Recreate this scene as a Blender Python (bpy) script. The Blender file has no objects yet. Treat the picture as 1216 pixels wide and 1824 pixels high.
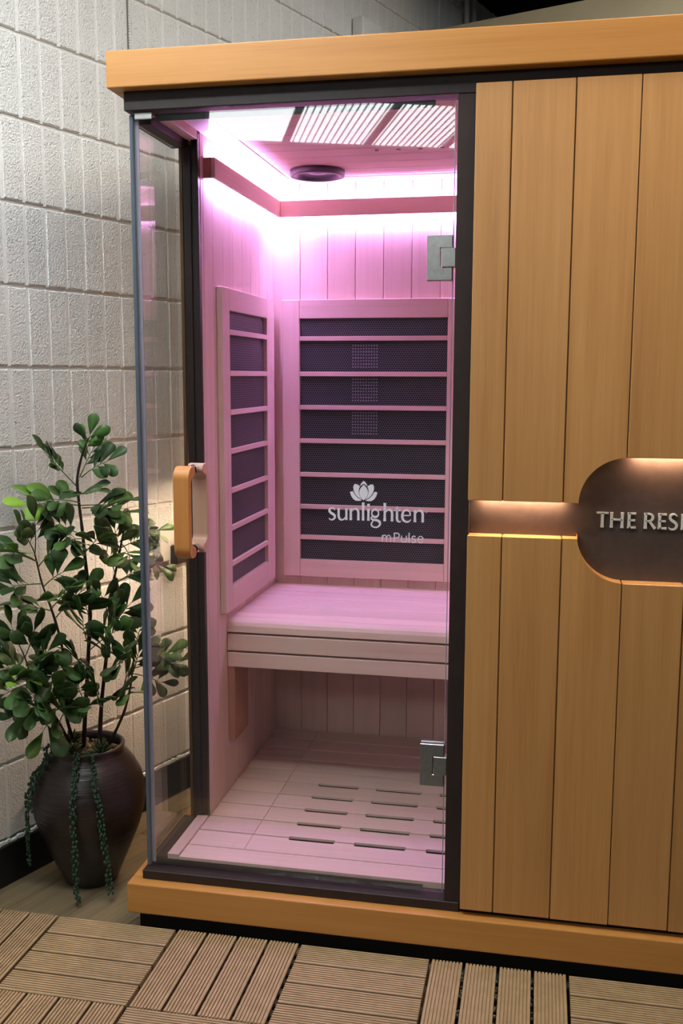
import bpy, bmesh, math, random
from mathutils import Vector, Matrix

# ------------------------------------------------------------------ camera
scene = bpy.context.scene
COL = scene.collection
rng = random.Random(7)


def cam_axes(yaw, pitch, roll):
    cy, sy = math.cos(yaw), math.sin(yaw)
    f = Vector((sy * math.cos(pitch), cy * math.cos(pitch), math.sin(pitch)))
    r = Vector((cy, -sy, 0.0))
    u = r.cross(f)
    c, s = math.cos(roll), math.sin(roll)
    return c * r + s * u, -s * r + c * u, f


cam_data = bpy.data.cameras.new('camera')
cam = bpy.data.objects.new('camera', cam_data)
COL.objects.link(cam)
cam_data.sensor_fit = 'VERTICAL'
cam_data.sensor_height = 36.0
cam_data.lens = 35.015
cam_data.clip_start = 0.05
cam_data.clip_end = 60
_r, _u, _f = cam_axes(-0.1970, -0.13576, 0.0028)
cam.matrix_world = Matrix(((_r.x, _u.x, -_f.x, 0.8750), (_r.y, _u.y, -_f.y, -2.0852), (_r.z, _u.z, -_f.z, 1.2925), (0, 0, 0, 1)))
scene.camera = cam

# ------------------------------------------------------------------ world, exposure
world = bpy.data.worlds.new('world')
scene.world = world
world.use_nodes = True
world.node_tree.nodes['Background'].inputs[0].default_value = (0.9, 0.95, 1.0, 1)
world.node_tree.nodes['Background'].inputs[1].default_value = 0.02
vs = scene.view_settings
vs.view_transform = 'Standard'
vs.look = 'None'
vs.gamma = 1.0
vs.use_curve_mapping = False
vs.exposure = 0.0
CEILING_LIGHT = 11.0          # emission of the plain ceiling troffers
WARM_FILL = 15.0            # unseen warm panel added to light the facade
BACK_FILL = 24.0            # unseen panel added to brighten the beige partition
HELPER_BAR = 41.0               # cool linear pendant added unseen to light facade and wall
RAIL_LED = 158.0              # strips around the cabin ceiling
SIGN_LED = 300.0              # warm strips in the facade groove


# ------------------------------------------------------------------ node materials
def new_mat(name):
    m = bpy.data.materials.new(name)
    m.use_nodes = True
    nt = m.node_tree
    for n in list(nt.nodes):
        nt.nodes.remove(n)
    out = nt.nodes.new('ShaderNodeOutputMaterial')
    return m, nt, out


def principled(nt, out, color=None, rough=0.5, metal=0.0, spec=0.5):
    b = nt.nodes.new('ShaderNodeBsdfPrincipled')
    if color:
        b.inputs['Base Color'].default_value = (*color, 1)
    b.inputs['Roughness'].default_value = rough
    b.inputs['Metallic'].default_value = metal
    b.inputs['Specular IOR Level'].default_value = spec
    nt.links.new(b.outputs[0], out.inputs[0])
    return b


def coords(nt, scale, jitter=True):
    """world position, scaled per axis, shifted by the object's own random number"""
    g = nt.nodes.new('ShaderNodeNewGeometry')
    mul = nt.nodes.new('ShaderNodeVectorMath')
    mul.operation = 'MULTIPLY'
    mul.inputs[1].default_value = scale
    nt.links.new(g.outputs['Position'], mul.inputs[0])
    if not jitter:
        return mul.outputs[0]
    oi = nt.nodes.new('ShaderNodeObjectInfo')
    sc = nt.nodes.new('ShaderNodeVectorMath')
    sc.operation = 'SCALE'
    sc.inputs[0].default_value = (17.3, 31.7, 23.9)
    nt.links.new(oi.outputs['Random'], sc.inputs['Scale'])
    add = nt.nodes.new('ShaderNodeVectorMath')
    add.operation = 'ADD'
    nt.links.new(mul.outputs[0], add.inputs[0])
    nt.links.new(sc.outputs[0], add.inputs[1])
    return add.outputs[0]


def noise(nt, vec, scale=1.0, detail=5.0, rough=0.6, dist=0.0):
    n = nt.nodes.new('ShaderNodeTexNoise')
    n.inputs['Scale'].default_value = scale
    n.inputs['Detail'].default_value = detail
    n.inputs['Roughness'].default_value = rough
    n.inputs['Distortion'].default_value = dist
    nt.links.new(vec, n.inputs['Vector'])
    return n.outputs[0]


def ramp(nt, fac, stops):
    r = nt.nodes.new('ShaderNodeValToRGB')
    el = r.color_ramp.elements
    while len(el) < len(stops):
        el.new(0.5)
    for e, (p, c) in zip(el, stops):
        e.position = p
        e.color = (*c, 1)
    nt.links.new(fac, r.inputs[0])
    return r.outputs[0]


def mixc(nt, a, b, fac, mode='MIX'):
    m = nt.nodes.new('ShaderNodeMix')
    m.data_type = 'RGBA'
    m.blend_type = mode
    for sock, v in ((m.inputs[0], fac), (m.inputs[6], a), (m.inputs[7], b)):
        if hasattr(v, 'links') or hasattr(v, 'is_linked'):
            nt.links.new(v, sock)
        elif isinstance(v, tuple):
            sock.default_value = (*v, 1)
        else:
            sock.default_value = v
    return m.outputs[2]


def mathn(nt, op, a, b=0.0, c=0.0):
    m = nt.nodes.new('ShaderNodeMath')
    m.operation = op
    for i, v in enumerate((a, b, c)):
        if hasattr(v, 'is_linked'):
            nt.links.new(v, m.inputs[i])
        else:
            m.inputs[i].default_value = v
    return m.outputs[0]


def bump(nt, bsdf, height, strength=0.3, dist=0.002):
    b = nt.nodes.new('ShaderNodeBump')
    b.inputs['Strength'].default_value = strength
    b.inputs['Distance'].default_value = dist
    nt.links.new(height, b.inputs['Height'])
    nt.links.new(b.outputs[0], bsdf.inputs['Normal'])


def wood(name, light, mid, dark, axis, rough=0.38, spec=0.5, vary=0.16, figure=0.5):
    """planed timber, grain running along axis 0/1/2; each board its own figure and tone"""
    m, nt, out = new_mat(name)
    b = principled(nt, out, None, rough, 0.0, spec)
    fine = [60.0, 60.0, 60.0]
    fine[axis] = 1.6
    broad = [9.0, 9.0, 9.0]
    broad[axis] = 0.55
    hair = [420.0, 420.0, 420.0]
    hair[axis] = 9.0
    n1 = noise(nt, coords(nt, fine), 1.0, 4, 0.6, 0.3)
    n2 = noise(nt, coords(nt, broad), 1.6, 3, 0.55, 0.8)
    n3 = noise(nt, coords(nt, hair), 1.0, 2, 0.5)
    f = mathn(nt, 'ADD', mathn(nt, 'MULTIPLY', n1, 0.45), mathn(nt, 'MULTIPLY', n2, 0.35))
    f = mathn(nt, 'ADD', f, mathn(nt, 'MULTIPLY', n3, 0.2))
    lo, hi = 0.5 - 0.22, 0.5 + 0.2
    col = ramp(nt, f, [(lo, dark), (0.47, mid), (hi, light)])
    oi = nt.nodes.new('ShaderNodeObjectInfo')
    mr = nt.nodes.new('ShaderNodeMapRange')
    mr.inputs['To Min'].default_value = 1.0 - vary
    mr.inputs['To Max'].default_value = 1.0 + vary * 0.5
    nt.links.new(oi.outputs['Random'], mr.inputs[0])
    hsv = nt.nodes.new('ShaderNodeHueSaturation')
    nt.links.new(col, hsv.inputs['Color'])
    nt.links.new(mr.outputs[0], hsv.inputs['Value'])
    nt.links.new(hsv.outputs[0], b.inputs['Base Color'])
    bump(nt, b, n3, 0.03, 0.0004)
    return m


def plain(name, color, rough=0.5, metal=0.0, spec=0.5, nscale=0.0, namt=0.0, bumpamt=0.0):
    m, nt, out = new_mat(name)
    b = principled(nt, out, color, rough, metal, spec)
    if nscale:
        n = noise(nt, coords(nt, (nscale, nscale, nscale), False), 1.0, 4, 0.6)
        lo = tuple(c * (1 - namt) for c in color)
        hi = tuple(c * (1 + namt) for c in color)
        nt.links.new(ramp(nt, n, [(0.3, lo), (0.7, hi)]), b.inputs['Base Color'])
        if bumpamt:
            bump(nt, b, n, bumpamt, 0.002)
    return m


def emitter(name, color, strength):
    m, nt, out = new_mat(name)
    e = nt.nodes.new('ShaderNodeEmission')
    e.inputs[0].default_value = (*color, 1)
    e.inputs[1].default_value = strength
    nt.links.new(e.outputs[0], out.inputs[0])
    return m


def pane_material(name, tint):
    """clear sheet glass: transparent with Schlick reflection at either face"""
    m, nt, out = new_mat(name)
    t = nt.nodes.new('ShaderNodeBsdfTransparent')
    t.inputs[0].default_value = (*tint, 1)
    g = nt.nodes.new('ShaderNodeBsdfGlossy')
    g.inputs['Roughness'].default_value = 0.0
    g.inputs[0].default_value = (1, 1, 1, 1)
    lw = nt.nodes.new('ShaderNodeLayerWeight')
    lw.inputs[0].default_value = 0.5
    p = mathn(nt, 'POWER', lw.outputs['Facing'], 5.0)
    f = mathn(nt, 'MULTIPLY_ADD', p, 0.957, 0.043)
    mix = nt.nodes.new('ShaderNodeMixShader')
    nt.links.new(f, mix.inputs[0])
    nt.links.new(t.outputs[0], mix.inputs[1])
    nt.links.new(g.outputs[0], mix.inputs[2])
    nt.links.new(mix.outputs[0], out.inputs[0])
    return m


def honeycomb(name, plane, pitch, wire, hole):
    """black heater sheet behind a fine hexagonal wire screen; plane 'x' or 'y' is its normal"""
    m, nt, out = new_mat(name)
    b = principled(nt, out, None, 0.45, 0.0, 0.4)
    g = nt.nodes.new('ShaderNodeNewGeometry')
    sep = nt.nodes.new('ShaderNodeSeparateXYZ')
    nt.links.new(g.outputs['Position'], sep.inputs[0])
    u = mathn(nt, 'DIVIDE', sep.outputs[0 if plane == 'y' else 1], pitch)
    v = mathn(nt, 'DIVIDE', sep.outputs[2], pitch)
    R3 = math.sqrt(3)

    def cell(du, dv):
        a = mathn(nt, 'SUBTRACT', mathn(nt, 'FLOORED_MODULO', mathn(nt, 'ADD', u, du), 1.0), 0.5)
        c = mathn(nt, 'SUBTRACT', mathn(nt, 'FLOORED_MODULO', mathn(nt, 'ADD', v, dv), R3), R3 / 2)
        a, c = mathn(nt, 'ABSOLUTE', a), mathn(nt, 'ABSOLUTE', c)
        return mathn(nt, 'MAXIMUM', a, mathn(nt, 'ADD', mathn(nt, 'MULTIPLY', a, 0.5), mathn(nt, 'MULTIPLY', c, R3 / 2)))
    d = mathn(nt, 'MINIMUM', cell(0.0, 0.0), cell(0.5, R3 / 2))
    w = nt.nodes.new('ShaderNodeMapRange')
    w.inputs[1].default_value, w.inputs[2].default_value = 0.36, 0.44
    nt.links.new(d, w.inputs[0])
    big = noise(nt, coords(nt, (7, 7, 7), False), 1.0, 2, 0.5, 0.6)
    holec = ramp(nt, big, [(0.35, tuple(c * 0.5 for c in hole)), (0.7, tuple(c * 1.8 for c in hole))])
    nt.links.new(mixc(nt, holec, wire, w.outputs[0]), b.inputs['Base Color'])
    return m


M = {}
M['cladding'] = wood('exterior_timber_upright', (0.60, 0.312, 0.100), (0.505, 0.240, 0.066), (0.375, 0.158, 0.036), 2, 0.46, 0.85, 0.10)
M['fascia'] = wood('exterior_timber_level', (0.57, 0.270, 0.075), (0.495, 0.22, 0.050), (0.40, 0.155, 0.030), 0, 0.42, 0.45, 0.04)
M['fascia_deep'] = wood('exterior_timber_deep', (0.57, 0.270, 0.075), (0.495, 0.22, 0.050), (0.40, 0.155, 0.030), 1, 0.42, 0.45, 0.04)
M['inner_x'] = wood('cabin_timber_across', (0.81, 0.61, 0.50), (0.75, 0.55, 0.45), (0.64, 0.44, 0.355), 0, 0.5, 0.35, 0.10)
M['inner_y'] = wood('cabin_timber_deep', (0.81, 0.61, 0.50), (0.75, 0.55, 0.45), (0.64, 0.44, 0.355), 1, 0.5, 0.35, 0.10)
M['inner_z'] = wood('cabin_timber_upright', (0.81, 0.61, 0.50), (0.75, 0.55, 0.45), (0.64, 0.44, 0.355), 2, 0.5, 0.35, 0.10)
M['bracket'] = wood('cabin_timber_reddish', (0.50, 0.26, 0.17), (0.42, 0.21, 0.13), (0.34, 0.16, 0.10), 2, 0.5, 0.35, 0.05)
M['darkened'] = wood('darkened_timber', (0.17, 0.09, 0.04), (0.14, 0.072, 0.03), (0.11, 0.05, 0.02), 2, 0.5, 0.3, 0.05)  # darkened cladding: shade on the end trim, dark filler in the seams
M['grip'] = wood('handle_timber', (0.68, 0.31, 0.09), (0.58, 0.235, 0.058), (0.44, 0.155, 0.034), 2, 0.35, 0.5, 0.0)
M['grip_pale'] = wood('inner_handle_timber', (0.74, 0.54, 0.38), (0.68, 0.48, 0.33), (0.60, 0.40, 0.27), 2, 0.4, 0.4, 0.0)
M['bronze'] = plain('dark_bronze_frame', (0.030, 0.020, 0.017), 0.48, 0.0, 0.3, 40, 0.12)
M['bronze_board'] = plain('dark_bronze_board', (0.080, 0.056, 0.046), 0.36, 0.0, 0.5, 60, 0.12)
M['void'] = plain('dark_underside', (0.012, 0.011, 0.010), 0.9, 0.0, 0.1)
M['ply'] = plain('cabin_carcass', (0.22, 0.14, 0.10), 0.8, 0.0, 0.2)
M['pane'] = pane_material('clear_glass', (0.97, 0.975, 0.97))
M['edge'] = plain('glass_edge_bluish', (0.09, 0.115, 0.145), 0.22, 0.0, 0.6)
M['edge_pale'] = plain('glass_edge_pale', (0.36, 0.33, 0.40), 0.2, 0.0, 0.6)
M['seal'] = plain('door_seal_black', (0.022, 0.020, 0.024), 0.25, 0.0, 0.5)
M['steel'] = plain('brushed_nickel', (0.56, 0.56, 0.52), 0.30, 1.0, 0.5, 90, 0.10)
M['chrome'] = plain('polished_chrome', (0.72, 0.70, 0.74), 0.12, 1.0)
M['decal'] = plain('frosted_print', (0.76, 0.74, 0.80), 0.7, 0.0, 0.2)
M['sign_letter'] = plain('pale_grey_letter', (0.62, 0.62, 0.58), 0.5, 0.0, 0.3)
M['speaker'] = plain('speaker_plastic', (0.05, 0.04, 0.05), 0.5, 0.0, 0.4)
M['speaker_net'] = plain('speaker_net', (0.16, 0.11, 0.14), 0.7, 0.0, 0.3)
M['lens'] = plain('lamp_lens_brown', (0.12, 0.06, 0.04), 0.4, 0.0, 0.4)
M['rail_led'] = emitter('rail_led', (0.69, 0.42, 1.18), RAIL_LED)
M['sign_led'] = emitter('sign_led', (1.0, 0.66, 0.42), SIGN_LED * 0.36)
M['side_led'] = emitter('side_led', (1.0, 0.72, 0.48), SIGN_LED * 1.8)
M['troffer'] = emitter('troffer_diffuser', (0.94, 0.98, 1.0), CEILING_LIGHT)
M['fill_warm'] = emitter('warm_fill_diffuser', (1.0, 0.82, 0.60), WARM_FILL)
M['fill_back'] = emitter('back_fill_diffuser', (0.96, 0.98, 1.0), BACK_FILL)
M['helper'] = emitter('helper_diffuser', (0.89, 0.98, 1.04), HELPER_BAR)
M['louvre'] = plain('louvre_blade', (0.20, 0.20, 0.21), 0.5, 0.0, 0.4)
M['hex_back'] = honeycomb('heater_screen_back', 'y', 0.0072, (0.115, 0.125, 0.118), (0.003, 0.003, 0.005))
M['hex_side'] = honeycomb('heater_screen_side', 'x', 0.0072, (0.165, 0.150, 0.145), (0.010, 0.008, 0.010))
M['black_base'] = plain('black_baseboard', (0.010, 0.010, 0.010), 0.5, 0.0, 0.3)
M['ceiling'] = plain('black_ceiling', (0.010, 0.010, 0.011), 0.9, 0.0, 0.1, 3, 0.3)
M['beige'] = plain('beige_plaster', (0.45, 0.375, 0.235), 0.8, 0.0, 0.2, 4, 0.05)
M['black_plastic'] = plain('black_plastic', (0.016, 0.015, 0.017), 0.4, 0.0, 0.4)
M['white_plastic'] = plain('white_plastic', (0.72, 0.70, 0.66), 0.4, 0.0, 0.4)
M['cond'] = plain('painted_conduit', (0.72, 0.72, 0.69), 0.5, 0.0, 0.3)
M['joint_dark'] = plain('joint_gap', (0.16, 0.16, 0.16), 0.9, 0.0, 0.1)
M['soil'] = plain('potting_grit', (0.085, 0.055, 0.035), 0.8, 0.0, 0.2, 160, 0.5)
M['pebble'] = plain('river_pebble', (0.17, 0.115, 0.075), 0.6, 0.0, 0.4, 60, 0.4)
M['bark'] = plain('thin_bark', (0.030, 0.017, 0.012), 0.7, 0.0, 0.3, 120, 0.4, 0.4)
M['twig'] = plain('green_twig', (0.11, 0.13, 0.03), 0.6, 0.0, 0.3)
M['string'] = plain('trailing_green', (0.020, 0.062, 0.030), 0.5, 0.0, 0.4)
M['rosette'] = plain('rosette_green', (0.050, 0.072, 0.026), 0.55, 0.0, 0.4, 50, 0.4)


def block_material():
    m, nt, out = new_mat('painted_block')
    b = principled(nt, out, None, 0.62, 0.0, 0.3)
    v = coords(nt, (1, 1, 1), True)
    n = noise(nt, v, 5.0, 3, 0.55)
    pits = noise(nt, v, 120.0, 2, 0.6)
    lumps = noise(nt, v, 210.0, 2, 0.5)
    col = ramp(nt, n, [(0.25, (0.715, 0.72, 0.695)), (0.75, (0.785, 0.79, 0.765))])
    pit = ramp(nt, pits, [(0.30, (0.45, 0.42, 0.37)), (0.37, (1, 1, 1))])
    nt.links.new(mixc(nt, col, pit, 0.42, 'MULTIPLY'), b.inputs['Base Color'])
    h = mathn(nt, 'ADD', mathn(nt, 'MULTIPLY', mathn(nt, 'MINIMUM', pits, 0.42), 2.4), mathn(nt, 'MULTIPLY', lumps, 1.0))
    bump(nt, b, h, 0.85, 0.0045)
    return m


M['block'] = block_material()
M['mortar'] = plain('painted_mortar', (0.80, 0.80, 0.775), 0.7, 0.0, 0.3, 90, 0.06, 0.4)


def leaf_material(name, c):
    m, nt, out = new_mat(name)
    b = principled(nt, out, None, 0.42, 0.0, 0.45)
    oi = nt.nodes.new('ShaderNodeObjectInfo')
    col = ramp(nt, oi.outputs['Random'], [(0.0, tuple(x * 0.65 for x in c)), (0.6, c), (1.0, (c[0] * 1.5, c[1] * 1.35, c[2] * 1.1))])
    nt.links.new(col, b.inputs['Base Color'])
    tr = nt.nodes.new('ShaderNodeBsdfTranslucent')
    nt.links.new(col, tr.inputs[0])
    mix = nt.nodes.new('ShaderNodeMixShader')
    mix.inputs[0].default_value = 0.22
    nt.links.new(b.outputs[0], mix.inputs[1])
    nt.links.new(tr.outputs[0], mix.inputs[2])
    nt.links.new(mix.outputs[0], out.inputs[0])
    return m


M['leaf_dark'] = leaf_material('leaf_dark', (0.052, 0.115, 0.034))
M['leaf_mid'] = leaf_material('leaf_mid', (0.085, 0.19, 0.042))
M['leaf_lime'] = leaf_material('leaf_lime', (0.22, 0.42, 0.06))


def glaze_material():
    m, nt, out = new_mat('dark_glaze')
    b = principled(nt, out, (0.020, 0.013, 0.012), 0.36, 0.0, 0.5)
    n = noise(nt, coords(nt, (6, 6, 150), False), 1.0, 3, 0.6)
    n2 = noise(nt, coords(nt, (30, 30, 30), False), 1.0, 3, 0.6)
    nt.links.new(ramp(nt, n2, [(0.3, (0.013, 0.009, 0.008)), (0.75, (0.032, 0.020, 0.017))]), b.inputs['Base Color'])
    bump(nt, b, n, 0.5, 0.003)
    return m


M['glaze'] = glaze_material()


def deck_material():
    m, nt, out = new_mat('deck_composite')
    b = principled(nt, out, None, 0.6, 0.0, 0.3)
    n = noise(nt, coords(nt, (40, 40, 40)), 1.0, 4, 0.6)
    nt.links.new(ramp(nt, n, [(0.3, (0.33, 0.225, 0.12)), (0.7, (0.41, 0.29, 0.165))]), b.inputs['Base Color'])
    return m


M['deck'] = deck_material()


def floor_material():
    m, nt, out = new_mat('vinyl_oak')
    b = principled(nt, out, None, 0.4, 0.0, 0.45)
    g = nt.nodes.new('ShaderNodeNewGeometry')
    rot = nt.nodes.new('ShaderNodeVectorRotate')
    rot.rotation_type = 'Z_AXIS'
    rot.inputs['Angle'].default_value = math.radians(20)
    nt.links.new(g.outputs['Position'], rot.inputs[0])
    oi = nt.nodes.new('ShaderNodeObjectInfo')
    sc = nt.nodes.new('ShaderNodeVectorMath')
    sc.operation = 'MULTIPLY_ADD'
    sc.inputs[1].default_value = (55, 2.6, 1)
    nt.links.new(rot.outputs[0], sc.inputs[0])
    s2 = nt.nodes.new('ShaderNodeVectorMath')
    s2.operation = 'SCALE'
    s2.inputs[0].default_value = (19, 41, 7)
    nt.links.new(oi.outputs['Random'], s2.inputs['Scale'])
    nt.links.new(s2.outputs[0], sc.inputs[2])
    n1 = noise(nt, sc.outputs[0], 1.0, 4, 0.6, 0.5)
    n2 = noise(nt, coords(nt, (5, 5, 5)), 1.0, 2, 0.5)
    f = mathn(nt, 'ADD', mathn(nt, 'MULTIPLY', n1, 0.6), mathn(nt, 'MULTIPLY', n2, 0.4))
    nt.links.new(ramp(nt, f, [(0.32, (0.10, 0.075, 0.042)), (0.5, (0.175, 0.135, 0.076)), (0.68, (0.24, 0.185, 0.11))]), b.inputs['Base Color'])
    return m


M['floor'] = floor_material()


M['low_bounce'] = plain('low_bounce_slab', (0.045, 0.04, 0.036), 0.6, 0.0, 0.3, 8, 0.2)  # slab kept dark to cut light bounced onto the facade


# ------------------------------------------------------------------ mesh helpers
class MB:
    def __init__(self):
        self.v, self.f = [], []

    def quadbox(self, p):
        """eight corners, bottom ring then top ring"""
        b = len(self.v)
        self.v += [tuple(q) for q in p]
        for q in ((0, 3, 2, 1), (4, 5, 6, 7), (0, 1, 5, 4), (1, 2, 6, 5), (2, 3, 7, 6), (3, 0, 4, 7)):
            self.f.append([b + i for i in q])
        return self

    def box(self, x0, x1, y0, y1, z0, z1):
        return self.quadbox([(x0, y0, z0), (x1, y0, z0), (x1, y1, z0), (x0, y1, z0), (x0, y0, z1), (x1, y0, z1), (x1, y1, z1), (x0, y1, z1)])

    def prism(self, poly, axis, a0, a1):
        """poly of 2-D points in the two other axes (x,z for 'y'; y,z for 'x'; x,y for 'z'), extruded a0..a1"""
        b, n = len(self.v), len(poly)

        def P(p, a):
            return {'x': (a, p[0], p[1]), 'y': (p[0], a, p[1]), 'z': (p[0], p[1], a)}[axis]
        self.v += [P(p, a0) for p in poly] + [P(p, a1) for p in poly]
        self.f.append([b + i for i in range(n)][::-1])
        self.f.append([b + n + i for i in range(n)])
        for i in range(n):
            j = (i + 1) % n
            self.f.append([b + i, b + j, b + n + j, b + n + i])
        return self

    def tube(self, path, rad, n=8, cap=True):
        path = [Vector(p) for p in path]
        rads = rad if isinstance(rad, (list, tuple)) else [rad] * len(path)
        b = len(self.v)
        ref = Vector((0.31, 0.87, 0.39))
        for i, p in enumerate(path):
            t = (path[min(i + 1, len(path) - 1)] - path[max(i - 1, 0)]).normalized()
            a = t.cross(ref)
            if a.length < 0.05:
                a = t.cross(Vector((1, 0, 0)))
            a.normalize()
            c = t.cross(a)
            for k in range(n):
                an = 2 * math.pi * k / n
                self.v.append(tuple(p + rads[i] * (math.cos(an) * a + math.sin(an) * c)))
        for i in range(len(path) - 1):
            for k in range(n):
                k2 = (k + 1) % n
                self.f.append([b + i * n + k, b + i * n + k2, b + (i + 1) * n + k2, b + (i + 1) * n + k])
        if cap:
            self.f.append([b + k for k in range(n)][::-1])
            self.f.append([b + (len(path) - 1) * n + k for k in range(n)])
        return self

    def lathe(self, prof, cx, cy, n=48):
        b = len(self.v)
        for r, z in prof:
            for k in range(n):
                a = 2 * math.pi * k / n
                self.v.append((cx + r * math.cos(a), cy + r * math.sin(a), z))
        for i in range(len(prof) - 1):
            for k in range(n):
                k2 = (k + 1) % n
                self.f.append([b + i * n + k, b + i * n + k2, b + (i + 1) * n + k2, b + (i + 1) * n + k])
        self.f.append([b + k for k in range(n)][::-1])
        self.f.append([b + (len(prof) - 1) * n + k for k in range(n)])
        return self

    def mesh(self, name, mat, off=(0, 0, 0), smooth=False):
        me = bpy.data.meshes.new(name)
        me.from_pydata([(v[0] - off[0], v[1] - off[1], v[2] - off[2]) for v in self.v], [], self.f)
        bm = bmesh.new()
        bm.from_mesh(me)
        bmesh.ops.recalc_face_normals(bm, faces=bm.faces)
        bm.to_mesh(me)
        bm.free()
        me.materials.append(mat)
        if smooth:
            for p in me.polygons:
                p.use_smooth = True
        return me


def root_of(o):
    while o.parent is not None:
        o = o.parent
    return o


def link(name, me, parent=None):
    o = bpy.data.objects.new(name, me)
    COL.objects.link(o)
    o.parent = parent
    return o


def obj(name, mb, mat, parent=None, bevel=0.0, seg=1, smooth=False, label=None):
    """one mesh object; vertices are given in world space and stored relative to the top-level thing"""
    off = root_of(parent).location if parent is not None else (0, 0, 0)
    o = link(name, mb.mesh(name, mat, off, smooth), parent)
    if bevel:
        md = o.modifiers.new('bevel', 'BEVEL')
        md.width = bevel
        md.segments = seg
        md.limit_method = 'ANGLE'
        md.angle_limit = math.radians(40)
    if label:
        o['label'] = label
    return o


def tag(o, label, cat, group=None):
    o['label'] = label
    o['category'] = cat
    if group:
        o['group'] = group
    return o


def thing(name, loc, label, cat, group=None):
    o = bpy.data.objects.new(name, None)
    COL.objects.link(o)
    o.location = loc
    o.empty_display_size = 0.1
    return tag(o, label, cat, group)


def struct(o):
    o['kind'] = 'structure'
    return o


# ================================================================== THE ROOM
WA = Vector((-0.4448, 0.0887))                  # a point at the foot of the block wall
WD = Vector((0.34164, 0.93983))                 # along the wall, away from the camera
WN = Vector((0.93983, -0.34164))                # out of the wall, into the room


def W(s, n, z):
    p = WA + WD * s + WN * n
    return (p.x, p.y, z)


def wbox(mb, s0, s1, n0, n1, z0, z1):
    return mb.quadbox([W(s0, n0, z0), W(s1, n0, z0), W(s1, n1, z0), W(s0, n1, z0), W(s0, n0, z1), W(s1, n0, z1), W(s1, n1, z1), W(s0, n1, z1)])


CEIL_Z = 3.0
# --- floor: slab plus the vinyl planks that show beside the cabin
fl = MB()
fl.prism([W(-6.5, -0.02, 0)[:2], W(4.6, -0.02, 0)[:2], W(4.6, 4.2, 0)[:2], W(-6.5, 4.2, 0)[:2]][::-1], 'z', -0.10, -0.006)
floor = struct(obj('floor', fl, M['low_bounce']))
for i in range(8):
    n0 = 0.012 + 0.150 * i - 0.06
    cut = 0.18 + 0.37 * ((i * 0.618) % 1.0)
    for s0, s1 in ((-0.62, cut), (cut, 1.15)):
        p = wbox(MB(), s0 + 0.0006, s1 - 0.0006, max(n0, 0.001) + 0.0006, n0 + 0.150 - 0.0006, -0.0055, 0.0)
        obj('plank', p, M['floor'], floor, 0.0006)
# --- ceiling
struct(obj('ceiling', MB().prism([W(-6.5, -0.2, 0)[:2], W(5.2, -0.2, 0)[:2], W(5.2, 4.2, 0)[:2], W(-6.5, 4.2, 0)[:2]][::-1], 'z', CEIL_Z, CEIL_Z + 0.12), M['ceiling']))
# --- painted block wall
wall = struct(obj('wall_left', wbox(MB(), -3.6, 5.0, -0.20, -0.0075, -0.02, CEIL_Z), M['mortar']))
PITCH, ROW, S0, Z0 = 0.0656, 0.1997, 0.1000, 0.1132
JOINT_S = 0.548                                # control joint
far = MB()
fill = MB()
nb = 0


def block_mb(s0, s1, z0, z1, d):
    c = 0.0022
    mb = MB()
    a = [W(s0, -0.009, z0), W(s1, -0.009, z0), W(s1, -0.009, z1), W(s0, -0.009, z1)]
    b = [W(s0, d - c, z0), W(s1, d - c, z0), W(s1, d - c, z1), W(s0, d - c, z1)]
    t = [W(s0 + c, d, z0 + c), W(s1 - c, d, z0 + c), W(s1 - c, d, z1 - c), W(s0 + c, d, z1 - c)]
    mb.v += a + b + t
    for r in (0, 4):
        for k in range(4):
            k2 = (k + 1) % 4
            mb.f.append([r + k, r + k2, r + 4 + k2, r + 4 + k])
    mb.f.append([8, 9, 10, 11])
    mb.f.append([3, 2, 1, 0])
    return mb


for k in range(-40, 62):
    s0 = S0 + PITCH * k
    for r in range(0, 15):
        z0 = Z0 + ROW * r
        z1 = min(z0 + ROW, CEIL_Z)
        if z1 - z0 < 0.05:
            continue
        gap = 0.0032 if k % 6 else 0.0042
        a, b = s0 + gap * rng.uniform(0.7, 1.2), s0 + PITCH - gap * rng.uniform(0.7, 1.2)
        c, d = z0 + 0.0052, z1 - 0.0052
        depth = rng.uniform(-0.0008, 0.0012)
        wbox(fill, s0 - 0.0050, s0 + 0.0050, -0.0080, -0.0012 + rng.uniform(-0.0006, 0.0008), z0 + 0.0030, z1 - 0.0030)
        mid = s0 + PITCH / 2
        zlo, zhi = 2.17 + 0.305 * (mid - 0.55), 2.20 + 0.285 * mid
        near = -0.07 < mid < 0.84 and z0 < 2.34
        above = mid >= 0.55 and mid < 3.4 and z1 > zlo - 0.06 and z0 < zhi + 0.10
        mb = block_mb(a, b, c, d, depth)
        if (near or above) and nb < 300:
            nb += 1
            obj('block', mb, M['block'], wall)
        else:
            o = len(far.v)
            far.v += mb.v
            far.f += [[o + i for i in f] for f in mb.f]
far_o = obj('block_field', far, M['block'], wall)
far_o['kind'] = 'stuff'
fo = obj('groove_fill', fill, M['mortar'], wall)
fo['kind'] = 'stuff'
# control joint: dark slot with a ribbed sealant bead
obj('joint_slot', wbox(MB(), JOINT_S - 0.0035, JOINT_S + 0.0005, 0.0003, 0.0022, 2.115, CEIL_Z), M['joint_dark'], wall)
bead = MB()
z = 2.118
while z < 2.9:
    wbox(bead, JOINT_S + 0.002, JOINT_S + 0.008, 0.0003, 0.0042, z, z + 0.0046)
    z += 0.0072
obj('joint_bead', bead, M['mortar'], wall, label='ribbed pale sealant bead in the wall joint')
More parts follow.
